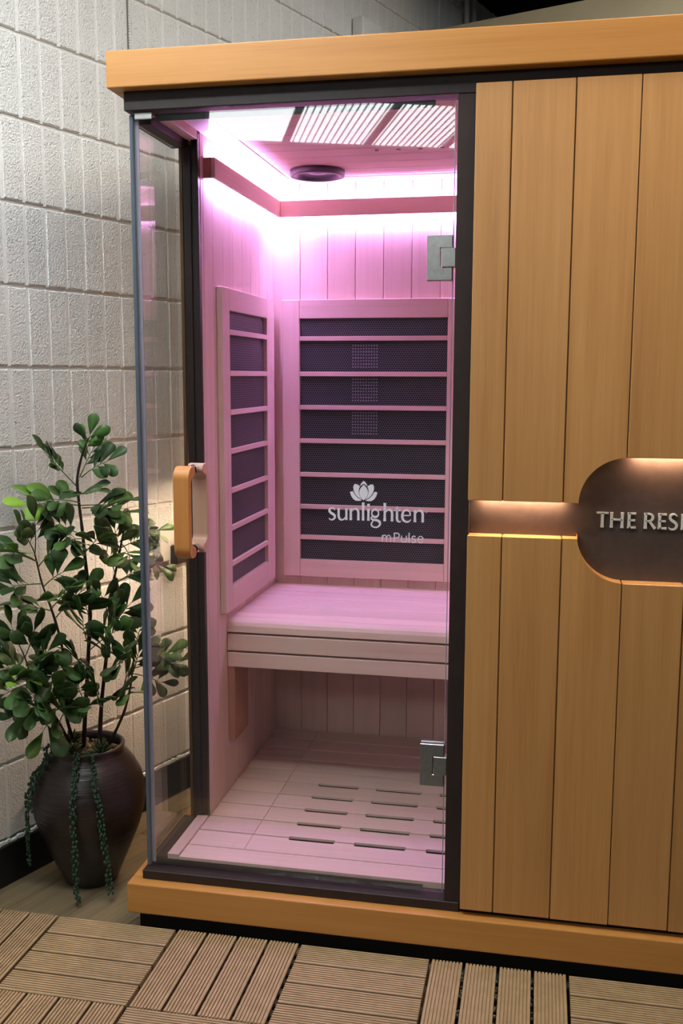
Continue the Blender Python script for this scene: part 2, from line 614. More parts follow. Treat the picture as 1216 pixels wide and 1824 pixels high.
# baseboard
struct(obj('baseboard_left', wbox(MB(), -3.6, 5.0, 0.0022, 0.016, 0.0005, 0.1062), M['black_base'], None, 0.002))
crust = MB()
for i in range(150):
    s = -0.3 + 1.25 * i / 150
    wbox(crust, s, s + 0.0095, 0.0012, 0.0058 + rng.uniform(0, 0.0045), 0.1064, 0.1105 + rng.uniform(0, 0.006))
cr = obj('paint_crust', crust, M['mortar'], wall)
# beige partition closing the room behind the cabin, its top short of the ceiling
P0, PT = 2.30, 2.705
struct(obj('wall_back', wbox(MB(), P0, P0 + 0.12, 0.004, 4.1, 0.0, PT), M['beige'], None, 0.002))
# conduits and box on the far block wall
cond = thing('wall_conduit', W(2.62, 0.02, 2.3), 'pair of thin white painted pipes on the far block wall under the black ceiling', 'pipe')
for ds in (0.0, 0.075):
    obj('pipe', MB().tube([W(2.70 + ds, 0.022, 2.75), W(2.70 + ds, 0.022, 2.995)], 0.012, 12), M['cond'], cond, smooth=True)
tag(obj('junction_box', wbox(MB(), 1.735, 1.885, 0.003, 0.050, 2.36, 2.598), M['block'], None, 0.004),
    'pale grey painted metal box on the block wall just above the cabin roof', 'electrical box')

# --- ceiling lights (the far row shows in the door glass; nearer ones, unseen, are added for light)
def troffer(s0, s1, n0, n1, louvred, label, diffuser='troffer'):
    c = W((s0 + s1) / 2, (n0 + n1) / 2, CEIL_Z)
    t = thing('ceiling_light', c, label, 'ceiling light', 'ceiling lights over the showroom')
    fr = MB()
    for a, b, p, q in ((s0, s1, n0, n0 + 0.022), (s0, s1, n1 - 0.022, n1), (s0, s0 + 0.022, n0 + 0.022, n1 - 0.022), (s1 - 0.022, s1, n0 + 0.022, n1 - 0.022)):
        wbox(fr, a, b, p, q, CEIL_Z - 0.030, CEIL_Z - 0.0005)
    obj('frame', fr, M['louvre'], t)
    obj('diffuser', wbox(MB(), s0 + 0.022, s1 - 0.022, n0 + 0.022, n1 - 0.022, CEIL_Z - 0.016, CEIL_Z - 0.001), M[diffuser], t)
    if louvred:
        for i in range(1, 13):
            n = n0 + (n1 - n0) * i / 13
            obj('louvre_blade', wbox(MB(), s0 + 0.022, s1 - 0.022, n - 0.002, n + 0.002, CEIL_Z - 0.031, CEIL_Z - 0.017), M['louvre'], t)
    return t


troffer(-5.22, -4.00, 0.70, 1.28, False, 'plain white ceiling panel light, the unslatted end of the row mirrored in the door glass')
troffer(-5.22, -4.00, 1.29, 1.88, True, 'slatted ceiling light next to the plain panel, mirrored in the door glass')
troffer(-5.22, -4.00, 1.89, 2.46, True, 'second slatted ceiling light from the plain panel, mirrored in the door glass')
troffer(-5.22, -4.00, 2.47, 3.05, False, 'plain white ceiling panel light at the far right of the mirrored row')
troffer(-1.20, 0.00, 0.30, 0.90, False, 'unseen ceiling panel light beside the block wall, in front of the cabin door')
troffer(-0.70, 0.40, 1.80, 2.40, False, 'unseen warm ceiling panel light added just in front of the facade planks', 'fill_warm')
troffer(1.00, 1.60, 0.95, 1.55, False, 'unseen ceiling panel light added straight above the cabin roof')
troffer(1.40, 2.20, 1.90, 2.50, False, 'unseen ceiling panel light added behind the cabin to brighten the beige partition', 'fill_back')
fbar = thing('helper_light', (-0.10, -0.76, 2.42), 'long slim pendant light hung unseen before the cabin, added to light it', 'pendant light')  # unseen bar added to brighten the upper facade and wall
obj('housing', MB().box(-0.68, 0.40, -0.835, -0.685, 2.4285, 2.4900), M['louvre'], fbar, 0.004)
obj('diffuser', MB().box(-0.67, 0.39, -0.825, -0.695, 2.4200, 2.4280), M['helper'], fbar)
for x in (-0.55, 0.27):
    obj('wire', MB().tube([(x, -0.76, 2.4905), (x, -0.76, CEIL_Z - 0.001)], 0.0012, 6), M['louvre'], fbar)

# ================================================================== THE SAUNA CABIN
XL, XR, YB = -0.0388, 1.545, 1.085
sauna = thing('infrared_sauna', (0.75, 0.5, 0.0), 'timber infrared sauna cabin with glass door, lit pink inside, on the wood plinth', 'sauna')
# plinth
obj('plinth_board', MB().box(XL, XR, -0.046, -0.006, 0.050, 0.1225), M['fascia'], sauna, 0.003, 2)
obj('plinth_board', MB().box(XL, 0.001, -0.0055, YB, 0.050, 0.1225), M['fascia_deep'], sauna, 0.003, 2)
obj('plinth_board', MB().box(XR - 0.04, XR, -0.0055, YB, 0.050, 0.1225), M['fascia_deep'], sauna, 0.003, 2)
obj('plinth_deck', MB().box(0.0015, XR - 0.041, -0.0055, YB - 0.01, 0.060, 0.1215), M['void'], sauna)
for x0 in (0.03, 0.72, 1.40):
    obj('skid', MB().box(x0, x0 + 0.07, 0.03, YB - 0.05, 0.0005, 0.0598), M['void'], sauna)
obj('shade_board', MB().box(XL + 0.02, XL + 0.033, -0.0065, YB - 0.02, 0.0005, 0.0495), M['void'], sauna)  # black boards paint in the shadow under the plinth
obj('shade_board', MB().box(XL + 0.02, XR - 0.02, -0.020, -0.0070, 0.0005, 0.0495), M['void'], sauna)
# dark sill under the door
obj('sill', MB().box(-0.0105, 0.7284, -0.0192, 0.032, 0.1226, 0.1445), M['bronze'], sauna, 0.0015)
obj('side_channel', MB().box(-0.0105, 0.0305, 0.0325, 0.262, 0.1226, 0.1545), M['bronze'], sauna, 0.0012)
obj('panel_base', MB().box(0.7285, XR - 0.01, -0.0150, 0.032, 0.1226, 0.150), M['void'], sauna)
# header and post
obj('header', MB().box(-0.0100, XR - 0.008, -0.0159, 0.032, 1.8470, 1.8858), M['bronze'], sauna, 0.0012)
obj('side_header', MB().box(-0.0100, 0.0312, 0.0325, 0.262, 1.829, 1.8858), M['bronze'], sauna, 0.0012)
obj('door_post', MB().box(0.6953, 0.7330, -0.0159, 0.030, 0.1450, 1.8464), M['bronze'], sauna, 0.0010)
obj('corner_post', MB().box(0.0235, 0.0420, 0.246, 0.292, 0.1550, 1.8285), M['bronze'], sauna, 0.001)
obj('corner_post', MB().box(0.0425, 0.0590, 0.250, 0.2655, 0.1650, 1.8600), M['bronze'], sauna, 0.001)
# roof
obj('fascia', MB().box(-0.0350, XR, -0.046, -0.008, 1.8859, 1.960), M['fascia'], sauna, 0.0025, 2)
obj('fascia', MB().box(-0.0350, 0.006, -0.0075, YB, 1.8859, 1.960), M['fascia_deep'], sauna, 0.0025, 2)
obj('fascia', MB().box(XR - 0.04, XR, -0.0075, YB, 1.8859, 1.960), M['fascia_deep'], sauna, 0.0025, 2)
obj('fascia', MB().box(0.0065, XR - 0.0405, YB - 0.04, YB, 1.8859, 1.960), M['fascia'], sauna, 0.0025, 2)
obj('roof_board', MB().box(0.0065, XR - 0.0405, -0.0075, YB - 0.0405, 1.890, 1.935), M['ply'], sauna)

# --- outer cladding: front facade right of the door
PX = [0.7299, 0.8021, 0.9233, 1.0447, 1.1662, 1.2876, 1.4090, 1.5050]
FY0, FY1 = -0.0295, 0.0075
PILL0, PILL1, PZ0, PZ1, PR = 0.9535, 1.2760, 0.8765, 1.1320, 0.0955
GZ0, GZ1 = 0.9650, 1.0385


def pill_half(x):
    """half opening of the rounded sign recess at x, or None"""
    zc = (PZ0 + PZ1) / 2
    hh = (PZ1 - PZ0) / 2
    if x < PILL0 - 1e-6 or x > PILL1 + 1e-6:
        return None
    dx = max(PILL0 + PR - x, x - (PILL1 - PR), 0)
    return zc, hh - PR + math.sqrt(max(PR * PR - dx * dx, 0))


def edge_profile(x0, x1, upper):
    xs = [x0, x1] + [x0 + (x1 - x0) * i / 40 for i in range(1, 40)] + [PILL0, PILL1]
    for k in range(0, 25):
        d = PR * (1 - math.cos(math.pi / 2 * k / 24))
        xs += [PILL0 + d, PILL1 - d]
    xs = sorted(x for x in set(round(x, 6) for x in xs) if x0 - 1e-6 <= x <= x1 + 1e-6)
    pts = []
    for x in xs:
        g = (x, GZ1 if upper else GZ0)
        ph = pill_half(x)
        p = (x, (ph[0] + ph[1]) if upper else (ph[0] - ph[1])) if ph else None
        if p is None:
            pts.append(g)
        else:
            if abs(x - PILL0) < 1e-5 and x > x0 + 1e-6:
                pts += [g, p]
            elif abs(x - PILL1) < 1e-5 and x < x1 - 1e-6:
                pts += [p, g]
            else:
                pts.append(p)
    out = []
    for p in pts:
        if not out or abs(p[0] - out[-1][0]) + abs(p[1] - out[-1][1]) > 2e-4:
            out.append(p)
    return out


facade = obj('facade_panel', MB().box(0.7335, 1.5040, 0.0080, 0.0300, 0.1505, 1.8465), M['bronze_board'], sauna, label='dark bronze board behind the facade planks, showing in the sign recess')
for i in range(len(PX) - 1):
    x0, x1 = PX[i] + 0.0012, PX[i + 1] - 0.0012
    up = edge_profile(x0, x1, True)
    obj('plank', MB().prism([(x0, 1.8614), ] + up + [(x1, 1.8614)], 'y', FY0, -0.0100), M['cladding'], facade, 0.0012)
    lo = edge_profile(x0, x1, False)
    obj('plank', MB().prism([(x0, 0.1359)] + [(x1, 0.1359)] + lo[::-1], 'y', FY0, FY1), M['cladding'], facade, 0.0012)
for x in PX[1:-1]:
    ph = pill_half(x)
    zt, zb = ((ph[0] + ph[1]) if ph else GZ1) + 0.001, ((ph[0] - ph[1]) if ph else GZ0) - 0.001
    obj('tongue', MB().box(x - 0.0011, x + 0.0011, -0.0255, -0.0115, zt, 1.8600), M['darkened'], facade)
    obj('tongue', MB().box(x - 0.0011, x + 0.0011, -0.0255, 0.0030, 0.1370, zb), M['darkened'], facade)
obj('groove_backing', MB().box(0.7340, 1.5035, 0.0040, 0.0079, 0.152, 0.86), M['bronze'], facade)
obj('groove_backing', MB().box(0.7340, 1.5035, -0.0095, 0.0079, 1.142, 1.845), M['bronze'], facade)


obj('groove_backing', MB().box(0.7340, 0.9500, -0.0098, -0.0089, GZ1 + 0.0008, 1.0600), M['bronze'], facade)
obj('groove_backing', MB().box(1.2800, 1.5035, -0.0098, -0.0089, GZ1 + 0.0008, 1.0600), M['bronze'], facade)


def led_front(x0, x1, z):
    mb = MB().box(x0, x1, -0.0085, 0.0010, z + 0.0015, z + 0.0045)
    o = obj('led_strip', mb, M['sign_led'], facade, label='hidden warm light strip under the plank edge')
    return o


led_front(0.755, 0.925, GZ1)
led_front(1.060, 1.170, PZ1)
led_front(1.305, 1.475, GZ1)

# --- outer cladding: the cabin's left side behind the side glass, with its own lit groove
SY = [0.258, 0.345, 0.466, 0.588, 0.709, 0.830, 0.951, 1.060]
side = obj('side_panel', MB().box(0.0185, 0.0230, 0.2625, 1.060, 0.1505, 1.845), M['bronze_board'], sauna, label='dark board behind the side cladding')
for i in range(len(SY) - 1):
    y0, y1 = SY[i] + 0.0012, SY[i + 1] - 0.0012
    obj('plank', MB().box(0.0080, 0.0120, max(y0, 0.262), y1, 1.0385, 1.8614), M['cladding'], side, 0.0012)
    obj('plank', MB().box(0.0080, 0.0180, max(y0, 0.262), y1, 0.1359, 0.9650), M['cladding'], side, 0.0012)
obj('end_shade_trim', MB().box(0.0095, 0.0180, 0.2560, 0.2612, 0.1550, 1.8285), M['darkened'], side, 0.0008, label='end trim darkened to show shade on the cladding end')  # dark colour stands for shade on the cladding end
obj('led_strip', MB().box(0.0125, 0.0180, 0.29, 1.03, 1.0400, 1.0430), M['side_led'], side, label='hidden warm light strip under the side plank edge')

# --- cabin shell: carcass, then the boards one by one
XW, YW, ZF, ZC, XRI = 0.0593, 0.9330, 0.1590, 1.8660, 1.1900
lw = obj('left_wall', MB().box(0.0425, XW - 0.0135, 0.266, 0.955, 0.1460, 1.8855), M['ply'], sauna)
LY = [0.2665, 0.2835, 0.3512, 0.4330, 0.5160, 0.6000, 0.6840, 0.7690, 0.8520, YW]
for i in range(len(LY) - 1):
    obj('plank', MB().box(XW - 0.013, XW, LY[i] + 0.0007, LY[i + 1] - 0.0007, 0.1480, ZC + 0.002), M['inner_z'], lw, 0.0010)
bw = obj('back_wall', MB().box(0.046, XRI + 0.02, YW + 0.0135, 0.965, 0.1460, 1.8855), M['ply'], sauna)
BX = [XW - 0.012, 0.1420] + [0.1420 + 0.0855 * k for k in range(1, 13)]
BX = [x for x in BX if x < XRI - 0.02] + [XRI]
for i in range(len(BX) - 1):
    obj('plank', MB().box(BX[i] + 0.0007, BX[i + 1] - 0.0007, YW, YW + 0.013, 0.1480, ZC + 0.002), M['inner_z'], bw, 0.0010)
rw = obj('right_wall', MB().box(XRI + 0.0135, XRI + 0.03, 0.0305, 0.945, 0.1460, 1.8855), M['ply'], sauna)
for k in range(11):
    y0 = 0.033 + 0.0818 * k
    obj('plank', MB().box(XRI, XRI + 0.013, y0 + 0.0007, min(y0 + 0.0818, YW) - 0.0007, 0.1480, ZC + 0.002), M['inner_z'], rw, 0.0010)
obj('inner_front_wall', MB().box(0.7350, XRI, 0.0305, 0.046, 0.1515, ZC), M['inner_z'], sauna)
obj('inner_jamb', MB().box(0.6990, 0.7340, 0.0305, 0.050, 0.1515, ZC), M['inner_z'], sauna, 0.001)
cl = obj('cabin_ceiling', MB().box(0.040, XRI + 0.02, 0.034, 0.950, ZC + 0.0085, 1.8885), M['ply'], sauna)
for k in range(11):
    y0 = 0.0345 + 0.0815 * k - 0.019
    y0 = max(y0, 0.0345)
    y1 = min(0.0155 + 0.0815 * (k + 1), 0.856)
    if y1 - y0 > 0.01:
        obj('plank', MB().box(0.128, XRI - 0.07, y0 + 0.0006, y1 - 0.0006, ZC, ZC + 0.008), M['inner_x'], cl, 0.001)
obj('border_board', MB().box(XW, 0.1265, 0.0345, YW - 0.001, ZC - 0.001, ZC + 0.008), M['inner_y'], cl, 0.001)
obj('border_board', MB().box(0.1275, XRI, 0.858, YW - 0.001, ZC - 0.001, ZC + 0.008), M['inner_x'], cl, 0.001)
obj('border_board', MB().box(0.0322, XW - 0.0002, 0.0345, 0.2495, 1.845, ZC + 0.008), M['inner_y'], cl, 0.001)
# speaker and the small lamps
sp = obj('ceiling_speaker', MB().lathe([(0.052, ZC - 0.006), (0.060, ZC - 0.012), (0.060, ZC - 0.0165), (0.071, ZC - 0.0185), (0.0765, ZC - 0.017), (0.0775, ZC - 0.010), (0.0775, ZC - 0.0005), (0.050, ZC - 0.0005)], 0.236, 0.757), M['speaker'], sauna, smooth=True, label='round black ceiling speaker ring')
obj('net', MB().lathe([(0.001, ZC - 0.0035), (0.0515, ZC - 0.0035), (0.0515, ZC - 0.0015), (0.001, ZC - 0.0015)], 0.236, 0.757, 32), M['speaker_net'], sp)
obj('cone', MB().lathe([(0.001, ZC - 0.0100), (0.026, ZC - 0.0075), (0.028, ZC - 0.0037), (0.001, ZC - 0.0037)], 0.236, 0.757, 32), M['speaker'], sp, smooth=True)
for k in range(7):
    x = 0.4426 + 0.0557 * k
    obj('lamp_lens', MB().box(x - 0.0055, x + 0.0055, 0.529, 0.541, ZC - 0.0022, ZC - 0.0002), M['lens'], sauna, 0.001)

# --- light rail round the walls
RX, RY, RZ0, RZ1 = 0.0885, 0.9030, 1.7650, 1.8120
rail = obj('light_rail', MB().box(RX - 0.010, RX, 0.290, RY + 0.0100, RZ0, RZ1), M['inner_y'], sauna, 0.0012, label='timber light rail along the left cabin wall')
obj('rail_end', MB().box(XW + 0.0002, RX - 0.0102, 0.290, 0.302, RZ0, RZ1), M['bracket'], rail)
obj('led_strip', MB().box(XW + 0.003, RX - 0.0125, 0.306, 0.925, RZ1 - 0.012, RZ1 - 0.009), M['rail_led'], rail, label='upper pink white light strip')
obj('led_strip', MB().box(XW + 0.003, RX - 0.0125, 0.306, 0.925, RZ0 + 0.004, RZ0 + 0.007), M['rail_led'], rail, label='lower pink white light strip')
rail2 = obj('light_rail', MB().box(RX + 0.0002, XRI - 0.001, RY, RY + 0.010, RZ0, RZ1), M['inner_x'], sauna, 0.0012, label='timber light rail along the back cabin wall')
obj('led_strip', MB().box(RX + 0.004, XRI - 0.03, RY + 0.0125, YW - 0.003, RZ1 - 0.012, RZ1 - 0.009), M['rail_led'], rail2, label='upper pink white light strip')
obj('led_strip', MB().box(RX + 0.004, XRI - 0.03, RY + 0.0125, YW - 0.003, RZ0 + 0.004, RZ0 + 0.007), M['rail_led'], rail2, label='lower pink white light strip')

# --- cabin floor boards with the air slots
fb = obj('cabin_floor', MB().box(0.0600, XRI, 0.034, 0.930, 0.1225, 0.1430), M['void'], sauna)
obj('edge_board', MB().box(0.0600, 0.6950, 0.0335, 0.0965, 0.1432, ZF), M['inner_x'], fb, 0.0008)
obj('edge_board', MB().box(0.6958, XRI, 0.0510, 0.0965, 0.1432, ZF), M['inner_x'], fb, 0.0008)
SX = [0.0975 + 0.0830 * k for k in range(11)]
for x in (0.075, 0.150, 0.250, 0.423, 0.598, 0.774, 0.950, 1.130):
    obj('bearer', MB().box(x, x + 0.020, 0.0985, 0.930, 0.1432, 0.1518), M['ply'], fb)
for k in range(10):
    y0, y1 = SX[k] + 0.0025, min(SX[k + 1] - 0.0025, 0.9315)
    obj('plank', MB().box(0.0602, 0.2008, y0, y1, 0.1520, ZF), M['inner_x'], fb, 0.0008)
    poly = [(0.2018, y0)]
    front_cut = 1 <= k <= 5
    rear_cut = 0 <= k <= 4
    slots = [(0.2925 + 0.0, 0.409), (0.4560, 0.5840), (0.6320, 0.7600), (0.8080, 0.9360), (0.9840, 1.1000)]
    if front_cut:
        for a, b in slots:
            poly += [(a, y0), (a + 0.002, y0 + 0.0055), (b - 0.002, y0 + 0.0055), (b, y0)]
    poly += [(XRI - 0.001, y0), (XRI - 0.001, y1)]
    if rear_cut:
        for a, b in slots[::-1]:
            poly += [(b, y1), (b - 0.003, y1 - 0.0095), (a + 0.003, y1 - 0.0095), (a, y1)]
    poly += [(0.2018, y1)]
    obj('plank', MB().prism(poly, 'z', 0.1520, ZF), M['inner_x'], fb, 0.0006)
obj('floor_skirt', MB().box(0.0313, 0.0592, 0.0335, 0.2490, 0.1226, 0.1640), M['inner_y'], fb, 0.001)

# --- bench
bench = obj('bench', MB().box(0.0600, XRI - 0.001, 0.470, 0.490, 0.5150, 0.6180), M['inner_x'], sauna)
ZB = 0.6400
nose = [(0.4475, ZB), (0.4400, ZB - 0.0015), (0.4330, ZB - 0.0070), (0.4280, ZB - 0.0160), (0.4255, ZB - 0.0330), (0.4480, ZB - 0.0330), (0.4620, ZB - 0.0200), (0.4700, ZB - 0.0200), (0.4700, ZB)]
obj('nose_slat', MB().prism(nose[::-1], 'x', XW + 0.001, XRI - 0.001), M['inner_x'], bench, 0.0006)
for a, b in ((0.4725, 0.5235), (0.5262, 0.6075), (0.6102, 0.6890), (0.6917, 0.7610), (0.7637, 0.8140), (0.8167, 0.8680), (0.8707, 0.9310)):
    obj('slat', MB().box(XW + 0.001, XRI - 0.001, a, b, ZB - 0.020, ZB), M['inner_x'], bench, 0.0012)
obj('front_board', MB().box(XW + 0.001, XRI - 0.001, 0.4250, 0.4460, 0.5560, 0.6010), M['inner_x'], bench, 0.0015)
obj('front_board', MB().box(XW + 0.001, XRI - 0.001, 0.4250, 0.4460, 0.5105, 0.5505), M['inner_x'], bench, 0.0015)
cor = [(0.4310, 0.5100), (0.4310, 0.300)] + [(0.5560 - 0.012 * (1 - math.sin(t)), 0.300 + 0.012 * (1 - math.cos(t))) for t in [0.3, 0.8, 1.3, 1.57]] + [(0.5560, 0.5100)]
obj('bench_bracket', MB().prism(cor, 'x', XW + 0.0005, XW + 0.0190), M['bracket'], bench, 0.001, label='reddish timber bracket under the bench')
for y in (0.62, 0.86):
    obj('bench_bearer', MB().box(XW + 0.001, XRI - 0.001, y, y + 0.03, 0.575, ZB - 0.0204), M['inner_x'], bench)

# --- heater panels
SLZ = [1.4049, 1.2982, 1.1964, 1.0937, 0.9892, 0.8889, 0.7921]


def heater(plane, face, base, u0, u1, ui0, ui1, z0, z1, zi0, zi1, mesh_mat, label):
    """plane 'y': u is x; plane 'x': u is y. face = front, base = the wall it is screwed to"""
    d = face - base                           # signed depth

    def bx(a, b, c, e, t0, t1):
        p, q = sorted((base + d * t0, base + d * t1))
        return MB().box(a, b, p, q, c, e) if plane == 'y' else MB().box(p, q, a, b, c, e)
    um, hm = ('inner_z', 'inner_x') if plane == 'y' else ('inner_z', 'inner_y')
    scr = obj('heater_panel', bx(ui0 + 0.0005, ui1 - 0.0005, zi0, zi1, 0.02, 0.30), M[mesh_mat], sauna, label=label)
    obj('stile', bx(u0, ui0, z0, z1, 0.01, 1.0), M[um], scr, 0.0018, 2)
    obj('stile', bx(ui1, u1, z0, z1, 0.01, 1.0), M[um], scr, 0.0018, 2)
    obj('rail', bx(ui0 + 0.0004, ui1 - 0.0004, zi1, z1, 0.01, 1.0), M[hm], scr, 0.0012, 2)
    obj('rail', bx(ui0 + 0.0004, ui1 - 0.0004, z0, zi0, 0.01, 1.0), M[hm], scr, 0.0012, 2)
    for z in SLZ:
        obj('slat', bx(ui0 + 0.0003, ui1 - 0.0003, z - 0.0070, z + 0.0070, 0.45, 1.0), M[hm], scr, 0.0012)
    return scr


hp = heater('y', 0.9130, YW, 0.0905, 0.6500, 0.1440, 0.5955, 0.6675, 1.5213, 0.7215, 1.4655, 'hex_back', 'black honeycomb heater screen on the back wall')
heater('x', 0.0755, XW, 0.3740, 0.8720, 0.4340, 0.7930, 0.6675, 1.5165, 0.7330, 1.4600, 'hex_side', 'black honeycomb heater screen on the left wall')
# a strip of paler dots on the back screen
dot_mb = MB()
for i in range(10):
    for j in range(30):
        x, z = 0.306 + 0.0082 * i, 1.115 + 0.0092 * j
        if min(abs(z - q) for q in SLZ) < 0.012:
            continue
        dot_mb.box(x, x + 0.0040, 0.9255, 0.9269, z, z + 0.0042)
lo = obj('screen_dots', dot_mb, plain('screen_dot', (0.22, 0.21, 0.23), 0.35, 0.0, 0.6), hp, label='strip of pale dots on the screen')
lo['kind'] = 'stuff'

# --- side glass
sg = obj('side_glass', MB().box(-0.0040, 0.0040, 0.0105, 0.2455, 0.1550, 1.8285), M['pane'], sauna)
obj('edge_strip', MB().box(-0.0055, 0.0032, -0.0005, 0.0100, 0.1475, 1.8420), M['edge'], sg, 0.0015, label='bluish polished edge of the side glass')
obj('corner_clip', MB().box(0.0092, 0.0486, -0.0060, -0.0015, 1.8310, 1.8440), M['steel'], sauna, 0.001, label='small steel clip at the top corner of the glass')

# --- glass door, its hinges, handle and print
door = obj('glass_door', MB().box(0.0045, 0.6880, 0.0000, 0.0080, 0.1535, 1.8420), M['pane'], sauna, label='frameless clear glass door with white print')
obj('edge_seal', MB().box(0.0036, 0.0125, 0.0082, 0.0105, 0.1540, 1.8415), M['edge_pale'], door, label='pale plastic seal down the door edge')
obj('glint_edge', MB().box(0.6882, 0.6898, 0.0002, 0.0078, 0.1540, 1.8415), M['edge_pale'], door, label='door edge beside the post, made pale for the light it catches')  # glass edge coloured pale to paint the light it catches
obj('bottom_seal', MB().box(0.0130, 0.6448, 0.0084, 0.0105, 0.1475, 0.1640), M['seal'], door, 0.0006, label='black seal strip along the foot of the door')
obj('top_seal', MB().box(0.0490, 0.6480, 0.0084, 0.0105, 1.8290, 1.8425), M['seal'], door, 0.0006, label='black seal strip along the top of the door')


def hinge(z0, z1):
    zc0, zc1 = z0 + (z1 - z0) * 0.28, z0 + (z1 - z0) * 0.73
    C = [(0.6365, z0), (0.6884, z0), (0.6884, zc0), (0.6635, zc0), (0.6635, zc1), (0.6884, zc1), (0.6884, z1), (0.6365, z1)]
    h = obj('hinge', MB().prism(C, 'y', -0.0085, -0.0002), M['steel'], door, 0.0008, label='brushed steel glass hinge')
    obj('hinge_plate', MB().prism(C, 'y', 0.0082, 0.0160), M['steel'], door, 0.0008)
    obj('hinge_knuckle', MB().box(0.6665, 0.6948, -0.0115, 0.0140, zc0 + 0.0012, zc1 - 0.0012), M['steel'], door, 0.0008)


hinge(1.4868, 1.5758)
hinge(0.4040, 0.4990)
# handle: bent timber grips on chrome posts, outside and inside
ZH0, ZH1 = 0.8950, 1.0975
HX0, HX1 = 0.1010, 0.1370


def arc(cx, cz, r, a0, a1, n=8):
    return [(cx + r * math.cos(math.radians(a0 + (a1 - a0) * i / n)), cz + r * math.sin(math.radians(a0 + (a1 - a0) * i / n))) for i in range(n + 1)]


def grip_poly(sgn, y_post, y_out):
    R1 = 0.026
    t = 0.0165
    yo, yp = y_out, y_post
    p = []
    p += [(yp, ZH1 - 0.0235)] + arc(yp, ZH1 - 0.0118, 0.0117, -90, 90, 10)[1:]
    q = arc(0, 0, R1, 90, 180, 8)
    p += [(yo + R1 + x, ZH1 - R1 + z) for x, z in q]
    p += [(yo + R1 + x, ZH0 + R1 + z) for x, z in arc(0, 0, R1, 180, 270, 8)]
    p += arc(yp, ZH0 + 0.0118, 0.0117, -90, 90, 10)
    r2 = 0.016
    p += [(yo + t + r2 + x, ZH0 + 0.0235 + r2 + z) for x, z in arc(0, 0, r2, 270, 180, 6)]
    p += [(yo + t + r2 + x, ZH1 - 0.0235 - r2 + z) for x, z in arc(0, 0, r2, 180, 90, 6)]
    if sgn < 0:
        p = [(0.0080 - a, b) for a, b in p]
    return p


obj('handle_grip', MB().prism(grip_poly(1, -0.0315, -0.0640), 'x', HX0, HX1), M['grip'], door, 0.0035, 3, label='orange timber grip on the outer door handle')
obj('inner_handle_grip', MB().prism(grip_poly(-1, -0.0315, -0.0640), 'x', HX0, HX1), M['grip_pale'], door, 0.0035, 3, label='pale timber grip on the inner door handle')
for zc in (ZH1 - 0.0118, ZH0 + 0.0118):
    xm = (HX0 + HX1) / 2
    obj('handle_post', MB().tube([(xm, -0.0215, zc), (xm, -0.0120, zc), (xm, -0.0112, zc), (xm, -0.0104, zc), (xm, -0.0003, zc)], [0.0105, 0.0105, 0.0096, 0.0105, 0.0105], 24), M['chrome'], door, 0, label='chrome handle post')
    obj('handle_post', MB().tube([(xm, 0.0083, zc), (xm, 0.0180, zc), (xm, 0.0188, zc), (xm, 0.0196, zc), (xm, 0.0295, zc)], [0.0105, 0.0105, 0.0096, 0.0105, 0.0105], 24), M['chrome'], door, 0, label='chrome handle post')


# ------------------------------------------------------------------ lettering, drawn stroke by stroke
def spline(pts, n=7):
    if len(pts) == 2:
        return [Vector(pts[0]), Vector(pts[1])]
    P = [Vector(p) for p in pts]
    P = [2 * P[0] - P[1]] + P + [2 * P[-1] - P[-2]]
    out = []
    for i in range(1, len(P) - 2):
        a, b, c, d = P[i - 1:i + 3]
        for k in range(n):
            t = k / n
            out.append(0.5 * ((2 * b) + (c - a) * t + (2 * a - 5 * b + 4 * c - d) * t * t + (3 * b - a - 3 * c + d) * t ** 3))
    out.append(P[-2])
    return out


def stroke(mb, pts, widths, to3, d0, d1, smooth=True):
    c = spline(pts) if smooth else [Vector(p) for p in pts]
    n = len(c)
    L, R = [], []
    for i, p in enumerate(c):
        t = c[min(i + 1, n - 1)] - c[max(i - 1, 0)]
        t.normalize()
        nrm = Vector((-t.y, t.x))
        f = i / (n - 1) * (len(widths) - 1)
        k = min(int(f), len(widths) - 2)
        w = widths[k] + (widths[k + 1] - widths[k]) * (f - k)
        L.append(p + nrm * w / 2)
        R.append(p - nrm * w / 2)
    for i in range(n - 1):
        q = [R[i], R[i + 1], L[i + 1], L[i]]
        mb.quadbox([to3(x, d0) for x in q] + [to3(x, d1) for x in q])


def poly_fill(mb, pts, to3, d0, d1):
    b, n = len(mb.v), len(pts)
    mb.v += [to3(Vector(p), d0) for p in pts] + [to3(Vector(p), d1) for p in pts]
    mb.f.append([b + i for i in range(n)])
    mb.f.append([b + n + i for i in range(n)][::-1])
    for i in range(n):
        j = (i + 1) % n
        mb.f.append([b + i, b + n + i, b + n + j, b + j])


def flare(w):
    return [w * 1.12, w * 0.94, w * 0.92, w * 0.94, w * 1.12]


def stem(a, b, w):
    return ([a, ((3 * a[0] + b[0]) / 4, (3 * a[1] + b[1]) / 4), ((a[0] + b[0]) / 2, (a[1] + b[1]) / 2), ((a[0] + 3 * b[0]) / 4, (a[1] + 3 * b[1]) / 4), b], flare(w))


def circle(cx, cy, rx, ry, n=14, a0=0):
    return [(cx + rx * math.cos(a0 + 2 * math.pi * i / n), cy + ry * math.sin(a0 + 2 * math.pi * i / n)) for i in range(n + 1)]


